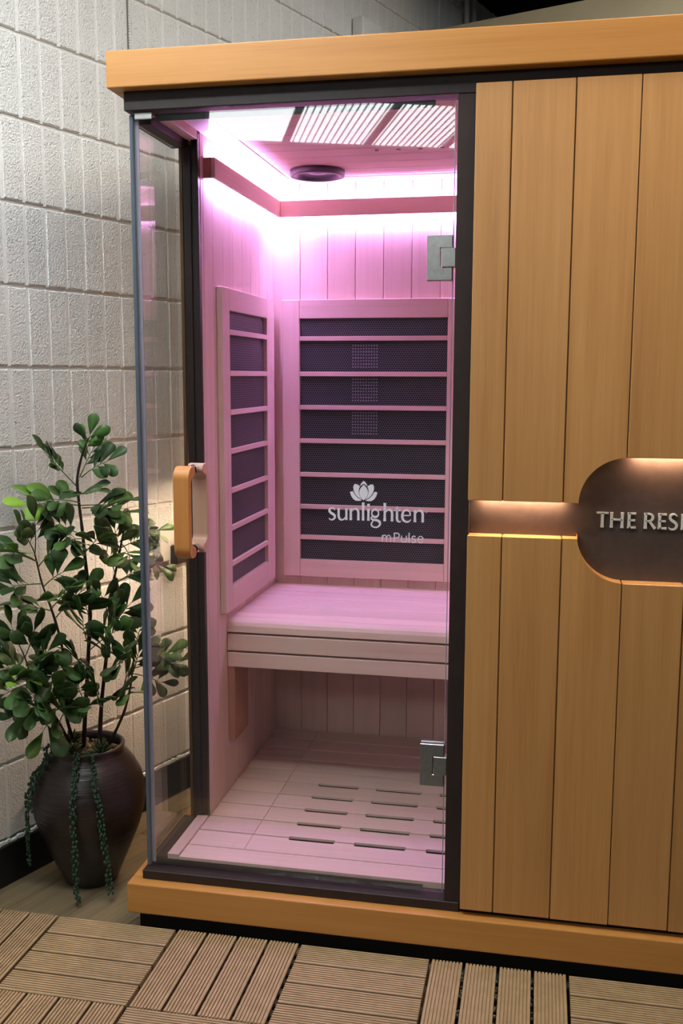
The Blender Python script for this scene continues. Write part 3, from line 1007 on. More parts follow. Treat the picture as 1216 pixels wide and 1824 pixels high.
RING_W = [11, 17, 22, 17, 11, 17, 22, 17, 11]
LOWER = {
    's': [([(60, 86), (49, 101), (30, 105), (13, 96), (9, 79), (22, 62), (44, 49), (58, 34), (54, 12), (34, -1), (16, 1), (3, 13)], [8, 12, 17, 22, 23, 21, 16, 12, 7])],
    'u': [([(11, 106), (11, 60), (12, 30), (22, 8), (42, 1), (62, 10), (76, 30)], [22, 20, 20, 18, 15, 12, 9]), stem((82, 106), (82, 0), 21)],
    'n': [stem((11, 106), (11, 0), 22), ([(16, 74), (30, 94), (48, 104), (68, 98), (79, 78), (80, 40), (80, 0)], [8, 12, 17, 20, 21, 21, 23])],
    'l': [stem((11, 163), (11, 0), 22)],
    'i': [stem((11, 106), (11, 0), 22), ([(11, 128), (11, 152)], [23, 23])],
    'g': [(circle(44, 69, 31, 34), RING_W), ([(22, 42), (10, 30), (12, 16), (30, 9), (60, 6), (84, -8), (86, -34), (66, -54), (38, -57), (14, -44), (12, -22), (28, 4)], [9, 12, 15, 18, 21, 21, 18, 14, 12, 14, 14, 10]), ([(66, 92), (80, 100), (98, 101)], [10, 12, 14])],
    'h': [stem((11, 163), (11, 0), 22), ([(16, 74), (30, 94), (48, 104), (66, 98), (76, 78), (77, 40), (77, 0)], [8, 12, 17, 20, 21, 21, 23])],
    't': [([(18, 134), (18, 70), (19, 24), (27, 4), (42, -1), (54, 4)], [16, 21, 21, 18, 13, 8]), ([(-2, 101), (50, 101)], [10, 12])],
    'e': [([(10, 56), (77, 58)], [10, 10]), ([(77, 58), (72, 88), (46, 106), (18, 92), (6, 54), (16, 16), (46, 0), (68, 6), (82, 22)], [15, 13, 13, 18, 23, 20, 16, 12, 8])],
}
THIN = {
    'm': [([(4, 62), (4, 0)], [9, 9]), ([(6, 44), (16, 58), (28, 60), (38, 50), (40, 36), (40, 0)], [8] * 6), ([(42, 44), (52, 58), (64, 60), (76, 50), (78, 36), (78, 0)], [8] * 6)],
    'P': [([(5, 86), (5, 0)], [10, 10]), ([(5, 82), (26, 82), (44, 76), (49, 62), (44, 48), (26, 41), (5, 41)], [9] * 7)],
    'u': [([(4, 62), (4, 26), (10, 8), (24, 3), (40, 10), (46, 24)], [9] * 6), ([(47, 62), (47, 0)], [9, 9])],
    'l': [([(5, 90), (5, 0)], [10, 10])],
    's': [([(36, 52), (26, 60), (12, 58), (5, 47), (12, 36), (28, 29), (36, 17), (28, 5), (14, 2), (3, 10)], [9] * 9)],
    'e': [([(6, 32), (52, 32)], [8, 8]), ([(52, 32), (48, 50), (30, 61), (12, 52), (5, 31), (12, 10), (32, 2), (50, 14)], [8] * 8)],
}
TXS = 0.0002403


def glass_at(x0, z0, sc=TXS, sx=1.0):
    def to3(p, d):
        return (x0 + p.x * sc * sx, d, z0 + p.y * sc)
    return to3


prt = MB()
BASE = 0.9850
for ch, cu in (('s', 125), ('u', 207), ('n', 318), ('l', 430), ('i', 478), ('g', 506), ('h', 625), ('t', 728), ('e', 787), ('n', 895)):
    to3 = glass_at(0.4302 + (cu - 125) * TXS, BASE)
    for pts, w in LOWER[ch]:
        stroke(prt, pts, w, to3, -0.0007, -0.0002)
to3 = glass_at(0.4302 + (1006 - 125) * TXS, BASE + 92 * TXS)
stroke(prt, circle(0, 0, 7, 7), [3, 3], to3, -0.0007, -0.0002)
obj('brand_print', prt, M['decal'], door, label='pale lettering printed on the glass')
prt = MB()
for ch, cu in (('m', 607), ('P', 714), ('u', 780), ('l', 847), ('s', 874), ('e', 926)):
    to3 = glass_at(0.5474 + (cu - 607) * TXS * 0.993, 0.9402)
    for pts, w in THIN[ch]:
        stroke(prt, pts, w, to3, -0.0007, -0.0002)
obj('model_print', prt, M['decal'], door, label='small pale lettering printed on the glass')
# lotus flower, five petals
lot = MB()
to3 = glass_at(0.5070, 1.0287)
ctr = [(40 * math.sin(math.pi * t) ** 0.85 * s, 139 * t - 0) for s, ts in ((1, [i / 14 for i in range(15)]), (-1, [1 - i / 14 for i in range(1, 14)])) for t in ts]
poly_fill(lot, ctr, to3, -0.0007, -0.0002)
poly_fill(lot, [(0, 175), (14, 163), (26, 147), (33, 128), (20, 135), (10, 143), (0, 148), (-10, 143), (-20, 135), (-33, 128), (-26, 147), (-14, 163)], to3, -0.0007, -0.0002)
upper = [(-81, 145), (-60, 142), (-40, 130), (-34, 124), (-42, 104), (-45, 80), (-42, 54), (-30, 28), (-14, 6), (-34, 16), (-60, 36), (-80, 62), (-90, 90), (-94, 115), (-90, 132)]
lower = [(-124, 72), (-108, 78), (-96, 78), (-90, 64), (-76, 44), (-56, 24), (-36, 10), (-16, 0), (-40, -6), (-70, -5), (-94, 10), (-112, 36)]
for P_ in (upper, lower):
    poly_fill(lot, P_, to3, -0.0007, -0.0002)
    poly_fill(lot, [(-x, z) for x, z in P_][::-1], to3, -0.0007, -0.0002)
obj('flower_emblem', lot, M['decal'], door, label='pale lotus flower emblem printed on the glass')

# sign letters standing proud of the recess board
CAPS = {
    'T': ([([(0, 124), (98, 124)], [15, 15]), stem((48, 124), (48, 0), 25)], 100),
    'H': ([stem((13, 132), (13, 0), 24), stem((100, 132), (100, 0), 24), ([(13, 70), (100, 70)], [14, 14])], 124),
    'E': ([stem((13, 132), (13, 0), 25), ([(13, 125), (68, 125)], [14, 17]), ([(13, 68), (62, 68)], [13, 15]), ([(13, 7), (70, 7)], [14, 17])], 80),
    'R': ([stem((13, 132), (13, 0), 25), ([(13, 125), (46, 125), (68, 112), (70, 90), (56, 70), (13, 64)], [14, 14, 20, 22, 16, 12]), ([(44, 66), (70, 32), (92, 2)], [20, 22, 25])], 100),
    'S': ([([(66, 112), (52, 126), (30, 128), (13, 114), (12, 92), (28, 74), (52, 58), (64, 36), (56, 10), (34, 0), (16, 2), (2, 14)], [9, 13, 18, 22, 24, 22, 17, 13, 8])], 84),
    'V': ([([(6, 132), (52, 0)], [24, 22]), ([(100, 132), (52, 0)], [13, 15])], 108),
}
SGS = 0.0002425
for ch, cu in (('T', 487), ('H', 597), ('E', 740), ('R', 873), ('E', 987), ('S', 1073), ('E', 1172), ('R', 1266), ('V', 1366), ('E', 1486)):
    lm = MB()
    to3 = glass_at(0.9922 + (cu - 487) * SGS, 0.9856, SGS)
    for pts, w in CAPS[ch][0]:
        stroke(lm, pts, w, to3, 0.0035, 0.0079, smooth=len(pts) > 2)
    obj('sign_letter', lm, M['sign_letter'], facade)

# ================================================================== DECK TILES
def deck_tile_mesh_slat():
    """one ribbed slat along +x, centred, top at z 0"""
    L, Wd = 0.2862, 0.0662
    prof = [(-Wd / 2 + 0.005, -0.0200), (-Wd / 2 + 0.0002, -0.0040), (-Wd / 2, -0.0012), (-Wd / 2 + 0.0012, 0.0)]
    n = 9
    for i in range(1, n):
        y = -Wd / 2 + Wd * i / n
        prof += [(y - 0.0014, 0.0), (y - 0.0011, -0.0034), (y + 0.0011, -0.0034), (y + 0.0014, 0.0)]
    prof += [(Wd / 2 - 0.0012, 0.0), (Wd / 2, -0.0012), (Wd / 2 - 0.0002, -0.0040), (Wd / 2 - 0.005, -0.0200)]
    return MB().prism(prof, 'x', -L / 2, L / 2).mesh('slat', M['deck'])


slat_me = deck_tile_mesh_slat()
base_mb = MB()
for i in range(8):
    q = -0.128 + 0.0366 * i
    base_mb.box(-0.143, 0.143, q - 0.004, q + 0.004, 0.0005, 0.0075)
    base_mb.box(q - 0.004, q + 0.004, -0.143, 0.143, 0.0005, 0.0074)
base_me = base_mb.mesh('base_grid', M['black_plastic'])
DECK_Z = 0.028
TILES = [
    (-1, 0, False, 'brown ribbed deck tile with lengthwise slats, before the potted shrub at the far left'),
    (0, 0, True, 'brown ribbed deck tile with crosswise slats, just off the left plinth corner of the cabin'),
    (1, 0, False, 'brown ribbed deck tile with lengthwise slats, before the left half of the glass door'),
    (2, 0, True, 'brown ribbed deck tile with crosswise slats, before the right half of the glass door'),
    (3, 0, False, 'brown ribbed deck tile with lengthwise, widely gapped slats before the facade planks'),
    (4, 0, True, 'brown ribbed deck tile with crosswise slats at the far right under the sign'),
    (0, 1, False, 'brown ribbed deck tile with lengthwise slats in the nearest row, bottom left corner'),
    (1, 1, True, 'brown ribbed deck tile, crosswise slats, in the nearest row, right of the corner tile'),
]
for kx, ky, across, label in TILES:
    cx, cy = -0.2055 + 0.2925 * (kx + 0.5), -0.0555 - 0.2885 * (ky + 0.5)
    t = thing('deck_tile', (cx, cy, 0.0), label, 'deck tile', 'interlocking deck tiles on the floor')
    link('base_grid', base_me, t)
    for i in range(4):
        s = link('slat', slat_me, t)
        q = (i - 1.5) * 0.0722
        if kx == 3:
            q *= 1.012
        s.location = (0, q, DECK_Z) if across else (q, 0, DECK_Z)
        s.rotation_euler = (0, 0, 0 if across else math.pi / 2)
    if kx == 3:                                  # crumbs of pale grit caught in its gaps
        grit = MB()
        for gx in (0.7435, 0.8166, 0.8897):
            for i in range(26):
                q = (gx + rng.uniform(-0.0018, 0.0018), rng.uniform(-0.33, -0.07), 0.0095 + rng.uniform(0, 0.004))
                r = rng.uniform(0.0010, 0.0021)
                grit.box(q[0] - r, q[0] + r, q[1] - r, q[1] + r, q[2] - r, q[2] + r)
        gr = obj('grit', grit, plain('pale_grit', (0.34, 0.36, 0.25), 0.8, 0.0, 0.2), t, label='pale grit lying in the gaps')
        gr['kind'] = 'stuff'

# ================================================================== POWER LEAD ON THE WALL
out = thing('wall_outlet', W(0.655, 0.0, 0.80), 'white wall outlet box on the block wall, seen through the side glass', 'outlet')
obj('box', wbox(MB(), 0.600, 0.665, 0.0022, 0.030, 0.745, 0.845), M['white_plastic'], out, 0.004, 2)
lead = thing('power_lead', W(0.675, 0.03, 0.77), 'black power lead with plug hanging from the wall outlet', 'power cord')
obj('plug', wbox(MB(), 0.640, 0.700, 0.0305, 0.055, 0.735, 0.792), M['black_plastic'], lead, 0.005, 2)
cpts = [(0.672, 0.043, 0.790), (0.668, 0.046, 0.812), (0.684, 0.047, 0.822), (0.715, 0.044, 0.818), (0.735, 0.038, 0.80), (0.742, 0.03, 0.74), (0.768, 0.022, 0.62), (0.764, 0.020, 0.535), (0.742, 0.020, 0.478), (0.764, 0.020, 0.374), (0.752, 0.021, 0.18), (0.730, 0.024, 0.076), (0.735, 0.030, 0.008), (0.80, 0.06, 0.005)]
cp = []
P = [Vector(W(*c)) for c in cpts]
P = [2 * P[0] - P[1]] + P + [2 * P[-1] - P[-2]]
for i in range(1, len(P) - 2):
    a, b, c, d = P[i - 1:i + 3]
    for k in range(6):
        t = k / 6
        cp.append(0.5 * ((2 * b) + (c - a) * t + (2 * a - 5 * b + 4 * c - d) * t * t + (3 * b - a - 3 * c + d) * t ** 3))
obj('cable', MB().tube(cp, 0.0046, 10), M['black_plastic'], lead, smooth=True)

# ================================================================== POTTED SHRUB
PC = (-0.236, 0.180)
shrub = thing('potted_shrub', (PC[0], PC[1], 0.0), 'leafy green shrub in a dark glazed urn, on the floor by the block wall', 'potted plant')
prof = [(0.062, 0.0005), (0.068, 0.004), (0.078, 0.030), (0.093, 0.065), (0.110, 0.105), (0.126, 0.145), (0.1375, 0.185), (0.1425, 0.220), (0.1405, 0.252), (0.132, 0.284), (0.117, 0.312), (0.101, 0.332), (0.0915, 0.343),
        (0.0895, 0.350), (0.0925, 0.357), (0.0930, 0.362), (0.0895, 0.365), (0.0835, 0.362), (0.0820, 0.345), (0.090, 0.325), (0.090, 0.318)]
pot = obj('urn', MB().lathe(prof, PC[0], PC[1], 64), M['glaze'], shrub, smooth=True)
soil = obj('soil', MB().lathe([(0.0895, 0.3185), (0.0890, 0.3340), (0.080, 0.3380), (0.04, 0.3420), (0.002, 0.3430)], PC[0], PC[1], 32), M['soil'], shrub, smooth=True)


def blob(mb, c, r, sq=(1, 1, 1), n=7, m=4):
    b = len(mb.v)
    ph = rng.uniform(0, 6)
    for j in range(m + 1):
        th = math.pi * j / m
        for k in range(n):
            a = 2 * math.pi * k / n + ph
            mb.v.append((c[0] + r * sq[0] * math.sin(th) * math.cos(a), c[1] + r * sq[1] * math.sin(th) * math.sin(a), c[2] + r * sq[2] * math.cos(th)))
    for j in range(m):
        for k in range(n):
            k2 = (k + 1) % n
            mb.f.append([b + j * n + k, b + j * n + k2, b + (j + 1) * n + k2, b + (j + 1) * n + k])


pm = MB()
for i in range(75):
    a, r = rng.uniform(0, 6.283), 0.078 * math.sqrt(rng.random())
    blob(pm, (PC[0] + r * math.cos(a), PC[1] + r * math.sin(a), 0.341 + rng.uniform(0, 0.004)), rng.uniform(0.005, 0.0095), (1, 0.8, 0.7))
pb = obj('pebbles', pm, M['pebble'], shrub, smooth=True)
pb['kind'] = 'stuff'

# rosettes round the rim
for (dx, dy, dz, rr) in ((-0.010, -0.058, 0.352, 0.034), (0.052, -0.028, 0.352, 0.036), (-0.050, 0.012, 0.356, 0.034)):
    rm = MB()
    for layer, (cnt, el) in enumerate(((11, 8), (10, 32), (8, 56), (5, 76))):
        for k in range(cnt):
            a = 2 * math.pi * (k + 0.5 * layer) / cnt + rng.uniform(-0.15, 0.15)
            e = math.radians(el + rng.uniform(-8, 8))
            d = Vector((math.cos(a) * math.cos(e), math.sin(a) * math.cos(e), math.sin(e)))
            p0 = Vector((PC[0] + dx, PC[1] + dy, dz))
            ln = rr * rng.uniform(0.8, 1.1)
            rm.tube([p0, p0 + d * ln * 0.5, p0 + d * ln * 0.85, p0 + d * ln], [0.0022, 0.0036, 0.0024, 0.0004], 5)
    obj('succulent_rosette', rm, M['rosette'], shrub, smooth=True)


# trailing strings of bead leaves
def urn_radius(z):
    best = 0.0
    for (r0, z0), (r1, z1) in zip(prof[:17], prof[1:17]):
        if min(z0, z1) <= z <= max(z0, z1) and abs(z1 - z0) > 1e-6:
            best = max(best, r0 + (r1 - r0) * (z - z0) / (z1 - z0))
    return best


for ang, zend, drift in ((-142, 0.055, -0.06), (-128, 0.215, -0.10), (-80, 0.012, 0.02), (-60, 0.018, 0.12)):
    path = []
    a0 = math.radians(ang)
    path.append(Vector((PC[0] + 0.070 * math.cos(a0), PC[1] + 0.070 * math.sin(a0), 0.352)))
    path.append(Vector((PC[0] + 0.090 * math.cos(a0), PC[1] + 0.090 * math.sin(a0), 0.372)))
    z, rmax = 0.362, 0.100
    while z > zend:
        f = (0.362 - z) / 0.36
        a = a0 + drift * f * 2
        rmax = max(rmax, urn_radius(z) + 0.009)
        path.append(Vector((PC[0] + rmax * math.cos(a), PC[1] + rmax * math.sin(a), z)))
        z -= 0.012
    tm = MB().tube(path, 0.0011, 5)
    acc = 0.0
    for p, q in zip(path[:-1], path[1:]):
        seg = (q - p).length
        acc = 0.0
        while acc < seg:
            c = p + (q - p) * (acc / seg)
            for k in range(2):
                aa = rng.uniform(0, 6.283)
                off = Vector((math.cos(aa), math.sin(aa), rng.uniform(-0.4, 0.2))) * 0.0068
                radial = Vector((c.x - PC[0], c.y - PC[1], 0)).normalized()
                if off.dot(radial) < 0:
                    off -= radial * off.dot(radial) * 1.2
                blob(tm, c + off, 0.0033, (1, 1, 1.5), 6, 4)
            acc += 0.0100
    tr = obj('trailing_string', tm, M['string'], shrub, smooth=True)


# leaves
def leaf_mesh(name, mat, wide, fold, droop):
    """unit-long obovate leaf from the origin along +x, upper side +z"""
    sect = [(0.0, 0.02), (0.10, 0.06), (0.25, 0.30), (0.45, 0.66), (0.64, 0.92), (0.78, 1.0), (0.90, 0.78), (0.97, 0.40), (1.0, 0.06)]
    mb = MB()
    for x, w in sect:
        hw = w * wide
        zc = -droop * x * x
        mb.v += [(x, -hw, zc + fold * hw - 0.02 * math.sin(x * 9)), (x, 0, zc), (x, hw, zc + fold * hw + 0.02 * math.sin(x * 9))]
    for i in range(len(sect) - 1):
        for j in (0, 1):
            mb.f.append([3 * i + j, 3 * (i + 1) + j, 3 * (i + 1) + j + 1, 3 * i + j + 1])
    n = len(mb.v)
    th = 0.012
    mb.v += [(x, y, z - th) for x, y, z in mb.v]
    m = len(sect)
    mb.f += [[n + i for i in f[::-1]] for f in mb.f[:]]
    for i in range(m - 1):
        mb.f.append([3 * i, n + 3 * i, n + 3 * i + 3, 3 * i + 3])
        mb.f.append([3 * i + 2, 3 * i + 5, n + 3 * i + 5, n + 3 * i + 2])
    mb.f.append([0, 1, n + 1, n])
    mb.f.append([1, 2, n + 2, n + 1])
    e = 3 * (m - 1)
    mb.f.append([e + 1, e, n + e, n + e + 1])
    mb.f.append([e + 2, e + 1, n + e + 1, n + e + 2])
    return mb.mesh(name, mat, smooth=True)


LEAF = {}
for key in ('dark', 'mid', 'lime'):
    LEAF[key] = [leaf_mesh('leaf', M['leaf_' + key], w, f, d) for w, f, d in ((0.24, 0.25, 0.10), (0.28, 0.18, 0.20), (0.21, 0.35, 0.05), (0.26, 0.22, 0.30))]

def safe(p):
    """keep foliage out of the wall and the cabin"""
    s = (Vector((p.x, p.y)) - WA)
    n = s.dot(WN)
    if n < 0.035:
        p = p + Vector((WN.x, WN.y, 0)) * (0.035 - n)
    if p.x > -0.045 and p.y > -0.06 and p.z < 0.2:
        p.x = -0.045
    if p.x > -0.012 and p.y > -0.012:
        p.x = -0.012
    return p


def spline3(pts, n=4):
    P = [Vector(p) for p in pts]
    P = [2 * P[0] - P[1]] + P + [2 * P[-1] - P[-2]]
    out = []
    for i in range(1, len(P) - 2):
        a, b, c, d = P[i - 1:i + 3]
        for k in range(n):
            t = k / n
            out.append(0.5 * ((2 * b) + (c - a) * t + (2 * a - 5 * b + 4 * c - d) * t * t + (3 * b - a - 3 * c + d) * t ** 3))
    out.append(P[-2])
    return out


STEMS = {
    'a': [(-0.254, 0.19, 0.325), (-0.237, 0.18, 0.471), (-0.224, 0.18, 0.619), (-0.215, 0.175, 0.721), (-0.221, 0.17, 0.836), (-0.227, 0.17, 0.92), (-0.231, 0.165, 0.99), (-0.23, 0.16, 1.046), (-0.213, 0.16, 1.108), (-0.197, 0.16, 1.142)],
    'b': [(-0.197, 0.16, 0.334), (-0.186, 0.16, 0.467), (-0.179, 0.17, 0.552), (-0.166, 0.18, 0.68), (-0.161, 0.19, 0.763), (-0.145, 0.2, 0.848), (-0.131, 0.2, 0.912)],
    'c': [(-0.274, 0.19, 0.346), (-0.279, 0.16, 0.424), (-0.269, 0.13, 0.5), (-0.259, 0.11, 0.621), (-0.27, 0.09, 0.717), (-0.291, 0.08, 0.795), (-0.302, 0.07, 0.871)],
    'd': [(-0.182, 0.19, 0.36), (-0.158, 0.2, 0.411), (-0.145, 0.22, 0.457), (-0.138, 0.24, 0.518), (-0.135, 0.26, 0.602)],
    'e': [(-0.272, 0.17, 0.346), (-0.266, 0.11, 0.42), (-0.278, 0.06, 0.501), (-0.301, 0.04, 0.562), (-0.319, 0.03, 0.633)],
}
# stem, where the twig leaves it, its tip, leaves, leaf length, tone
TWIGS = [
    ('a', (-0.21, 0.16, 1.098), (-0.189, 0.15, 1.148), 5, 0.045, 'mid'),
    ('a', (-0.23, 0.16, 1.021), (-0.286, 0.12, 1.1), 9, 0.048, 'mid'),
    ('a', (-0.219, 0.16, 1.046), (-0.157, 0.17, 1.085), 5, 0.055, 'dark'),
    ('a', (-0.224, 0.16, 1.046), (-0.206, 0.2, 1.112), 5, 0.045, 'dark'),
    ('a', (-0.232, 0.165, 0.976), (-0.319, 0.1, 0.982), 4, 0.068, 'lime'),
    ('a', (-0.228, 0.165, 0.983), (-0.27, 0.12, 0.995), 4, 0.045, 'mid'),
    ('a', (-0.228, 0.165, 1.004), (-0.172, 0.09, 1.014), 5, 0.06, 'dark'),
    ('a', (-0.226, 0.165, 0.976), (-0.129, 0.15, 0.981), 7, 0.06, 'dark'),
    ('a', (-0.223, 0.165, 0.97), (-0.131, 0.21, 0.957), 5, 0.058, 'mid'),
    ('a', (-0.225, 0.17, 0.899), (-0.264, 0.11, 0.935), 6, 0.055, 'dark'),
    ('a', (-0.225, 0.17, 0.892), (-0.224, 0.08, 0.9), 6, 0.05, 'dark'),
    ('a', (-0.223, 0.17, 0.857), (-0.156, 0.1, 0.906), 5, 0.053, 'dark'),
    ('b', (-0.152, 0.19, 0.792), (-0.161, 0.14, 0.878), 6, 0.05, 'dark'),
    ('b', (-0.145, 0.2, 0.848), (-0.149, 0.19, 0.912), 7, 0.058, 'dark'),
    ('b', (-0.138, 0.2, 0.869), (-0.104, 0.24, 0.885), 7, 0.058, 'dark'),
    ('b', (-0.135, 0.2, 0.876), (-0.098, 0.16, 0.842), 6, 0.055, 'mid'),
    ('b', (-0.153, 0.19, 0.778), (-0.114, 0.24, 0.806), 7, 0.05, 'dark'),
    ('b', (-0.128, 0.2, 0.912), (-0.074, 0.27, 0.903), 5, 0.045, 'dark'),
    ('b', (-0.13, 0.2, 0.855), (-0.065, 0.28, 0.807), 5, 0.043, 'dark'),
    ('c', (-0.302, 0.07, 0.871), (-0.309, 0.03, 0.932), 6, 0.055, 'dark'),
    ('c', (-0.302, 0.07, 0.865), (-0.287, 0.05, 0.949), 5, 0.055, 'dark'),
    ('c', (-0.298, 0.07, 0.851), (-0.326, 0.0, 0.883), 6, 0.058, 'dark'),
    ('c', (-0.296, 0.07, 0.851), (-0.306, 0.0, 0.884), 3, 0.053, 'lime'),
    ('c', (-0.297, 0.075, 0.837), (-0.256, 0.09, 0.883), 6, 0.058, 'dark'),
    ('c', (-0.291, 0.08, 0.795), (-0.338, 0.02, 0.798), 7, 0.058, 'dark'),
    ('c', (-0.287, 0.08, 0.788), (-0.239, 0.08, 0.824), 5, 0.055, 'dark'),
    ('c', (-0.277, 0.09, 0.731), (-0.201, 0.03, 0.789), 5, 0.068, 'mid'),
    ('c', (-0.274, 0.09, 0.727), (-0.314, 0.05, 0.745), 6, 0.058, 'dark'),
    ('c', (-0.263, 0.09, 0.711), (-0.202, 0.12, 0.776), 6, 0.055, 'mid'),
    ('a', (-0.22, 0.175, 0.678), (-0.198, 0.11, 0.744), 5, 0.063, 'dark'),
    ('a', (-0.224, 0.18, 0.619), (-0.198, 0.1, 0.705), 6, 0.065, 'dark'),
    ('b', (-0.168, 0.18, 0.672), (-0.163, 0.13, 0.762), 5, 0.053, 'dark'),
    ('b', (-0.168, 0.18, 0.665), (-0.127, 0.22, 0.722), 6, 0.055, 'dark'),
    ('b', (-0.172, 0.18, 0.65), (-0.115, 0.1, 0.716), 6, 0.058, 'dark'),
    ('a', (-0.225, 0.18, 0.604), (-0.125, 0.12, 0.676), 6, 0.063, 'dark'),
    ('b', (-0.175, 0.17, 0.581), (-0.122, 0.08, 0.651), 5, 0.058, 'dark'),
    ('a', (-0.229, 0.18, 0.56), (-0.22, 0.1, 0.612), 6, 0.055, 'dark'),
    ('b', (-0.179, 0.17, 0.552), (-0.108, 0.12, 0.599), 7, 0.06, 'dark'),
    ('d', (-0.138, 0.23, 0.492), (-0.106, 0.14, 0.558), 6, 0.058, 'dark'),
    ('d', (-0.135, 0.24, 0.533), (-0.118, 0.24, 0.586), 6, 0.058, 'dark'),
    ('d', (-0.136, 0.26, 0.58), (-0.123, 0.27, 0.645), 5, 0.05, 'mid'),
    ('d', (-0.136, 0.26, 0.557), (-0.067, 0.3, 0.573), 8, 0.05, 'dark'),
    ('d', (-0.14, 0.26, 0.542), (-0.044, 0.33, 0.543), 7, 0.048, 'dark'),
    ('d', (-0.143, 0.26, 0.527), (-0.08, 0.29, 0.499), 6, 0.048, 'dark'),
    ('b', (-0.183, 0.16, 0.482), (-0.109, 0.13, 0.511), 5, 0.055, 'dark'),
    ('a', (-0.237, 0.18, 0.471), (-0.215, 0.1, 0.542), 6, 0.06, 'dark'),
    ('a', (-0.237, 0.18, 0.457), (-0.18, 0.06, 0.498), 5, 0.06, 'dark'),
    ('b', (-0.186, 0.16, 0.467), (-0.174, 0.1, 0.538), 5, 0.055, 'dark'),
    ('c', (-0.265, 0.12, 0.561), (-0.285, 0.08, 0.586), 6, 0.058, 'dark'),
    ('c', (-0.269, 0.13, 0.507), (-0.256, 0.06, 0.496), 6, 0.058, 'dark'),
    ('c', (-0.268, 0.13, 0.493), (-0.285, 0.05, 0.44), 4, 0.07, 'mid'),
    ('e', (-0.319, 0.03, 0.633), (-0.334, 0.01, 0.699), 6, 0.06, 'dark'),
    ('e', (-0.316, 0.03, 0.626), (-0.294, 0.03, 0.683), 6, 0.058, 'dark'),
    ('e', (-0.314, 0.035, 0.604), (-0.267, 0.05, 0.638), 6, 0.058, 'dark'),
    ('e', (-0.315, 0.04, 0.589), (-0.344, -0.01, 0.609), 6, 0.058, 'dark'),
    ('e', (-0.301, 0.04, 0.562), (-0.338, -0.02, 0.551), 7, 0.058, 'mid'),
    ('e', (-0.299, 0.04, 0.555), (-0.271, 0.0, 0.61), 6, 0.058, 'dark'),
    ('e', (-0.293, 0.05, 0.536), (-0.283, -0.01, 0.524), 6, 0.055, 'dark'),
    ('e', (-0.278, 0.06, 0.501), (-0.326, 0.0, 0.49), 6, 0.058, 'dark'),
    ('e', (-0.274, 0.06, 0.494), (-0.24, 0.02, 0.558), 6, 0.058, 'dark'),
    ('e', (-0.268, 0.08, 0.46), (-0.272, 0.01, 0.539), 5, 0.055, 'mid'),
    ('e', (-0.321, 0.04, 0.582), (-0.305, -0.03, 0.583), 3, 0.05, 'lime'),
    ('e', (-0.301, 0.04, 0.562), (-0.351, 0.0, 0.64), 5, 0.055, 'dark'),
    ('e', (-0.267, 0.09, 0.442), (-0.223, 0.06, 0.505), 5, 0.058, 'dark'),
    ('c', (-0.259, 0.11, 0.621), (-0.25, 0.04, 0.572), 5, 0.055, 'dark'),
]
stem_obj = {}
for key, pts in STEMS.items():
    c = [Vector(p) for p in spline3(pts)]
    n = len(c)
    r0 = 0.0058 if key in 'ab' else 0.0046
    rad = [max(r0 * (1 - 0.62 * i / (n - 1)) * (1 + 0.12 * rng.uniform(-1, 1)), 0.0015) for i in range(n)]
    stem_obj[key] = obj('stem', MB().tube(c, rad, 8), M['bark'], shrub, smooth=True)
twig_mb = {k: MB() for k in STEMS}
LIGHT_DIR = Vector((0.35, -0.55, 0.75)).normalized()
nleaf = 0
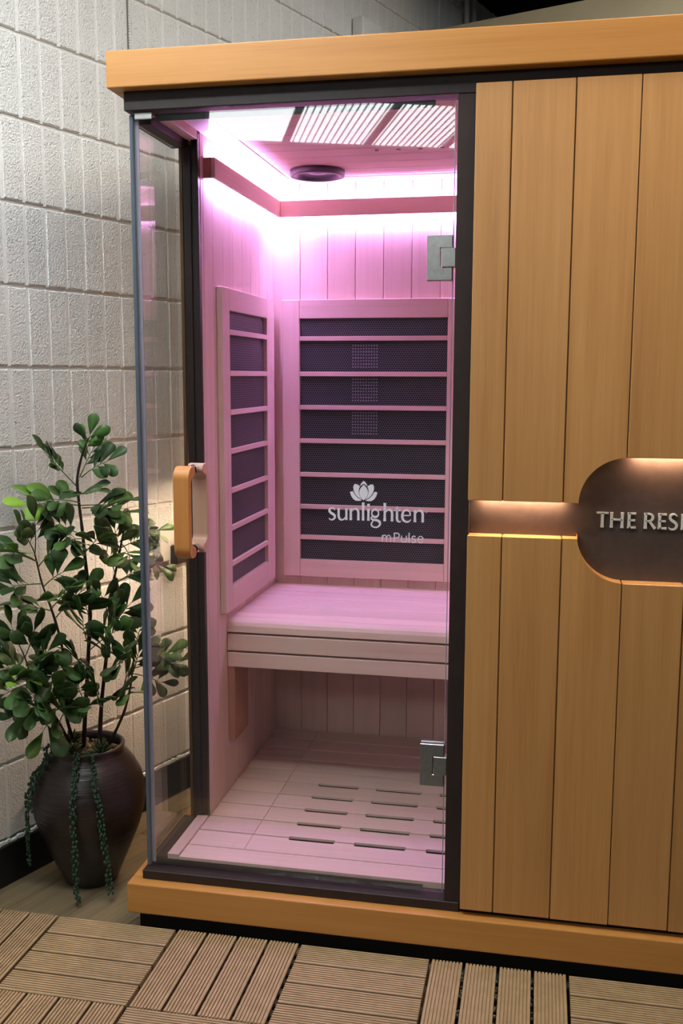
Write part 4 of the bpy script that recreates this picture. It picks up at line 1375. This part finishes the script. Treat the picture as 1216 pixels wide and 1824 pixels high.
for key, b, t, cnt, size, tone in TWIGS:
    cnt = cnt if tone == 'lime' else cnt + 1
    b, t = Vector(b), Vector(t)
    ax = t - b
    if ax.length < 0.02:
        ax = Vector((0.01, -0.02, 0.02))
    mid = (b + t) / 2 + Vector((rng.uniform(-1, 1), rng.uniform(-1, 1), rng.uniform(0.2, 1))) * ax.length * 0.10
    path = [((1 - q) ** 2) * b + 2 * q * (1 - q) * mid + q * q * t for q in [i / 6 for i in range(7)]]
    twig_mb[key].tube(path, [0.0017 - 0.0009 * i / 6 for i in range(7)], 5)
    d = ax.normalized()
    # leaves fan out in a plane that leans to the light, as foliage does
    up = (LIGHT_DIR + 0.45 * Vector((rng.uniform(-1, 1), rng.uniform(-1, 1), rng.uniform(-1, 1)))).normalized()
    nrm = up - d * up.dot(d)
    if nrm.length < 0.2:
        nrm = Vector((0, -1, 0)) - d * Vector((0, -1, 0)).dot(d)
    nrm.normalize()
    side = nrm.cross(d)
    for i in range(cnt):
        last = i == cnt - 1
        q = 1.0 if last else 0.42 + 0.56 * (i / max(cnt - 1, 1))
        p = ((1 - q) ** 2) * b + 2 * q * (1 - q) * mid + q * q * t
        sgn = 1 if i % 2 else -1
        spread = rng.uniform(-0.2, 0.2) if last else math.radians(rng.uniform(38, 72)) * sgn
        ld = d * math.cos(spread) + side * math.sin(spread) + nrm * rng.uniform(-0.10, 0.32) + Vector((0, 0, 0.12))
        ld.normalize()
        ln = nrm + 0.38 * Vector((rng.uniform(-1, 1), rng.uniform(-1, 1), rng.uniform(-1, 1)))
        ln = (ln - ld * ln.dot(ld)).normalized()
        ly = ln.cross(ld)
        size_i = size * rng.uniform(0.98, 1.32)
        tip = p + ld * size_i
        ok = safe(tip.copy())
        if (ok - tip).length > 1e-5:
            ld = (ok - p).normalized()
            ln = (ln - ld * ln.dot(ld)).normalized()
            ly = ln.cross(ld)
        tn = tone
        if tone == 'mid' and rng.random() < 0.35:
            tn = 'dark'
        elif tone == 'dark' and rng.random() < 0.24:
            tn = 'mid'
        o = link('leaf', rng.choice(LEAF[tn]), stem_obj[key])
        loc = safe(p.copy()) - Vector(shrub.location)
        o.matrix_local = Matrix(((ld.x * size_i, ly.x * size_i, ln.x * size_i, loc.x), (ld.y * size_i, ly.y * size_i, ln.y * size_i, loc.y), (ld.z * size_i, ly.z * size_i, ln.z * size_i, loc.z), (0, 0, 0, 1)))
        if tn == 'lime':
            o['label'] = 'bright lime green leaf'
        nleaf += 1
for key, mb in twig_mb.items():
    tw = obj('twigs', mb, M['twig'], stem_obj[key], smooth=True, label='thin green leaf stalks')
    tw['kind'] = 'stuff'
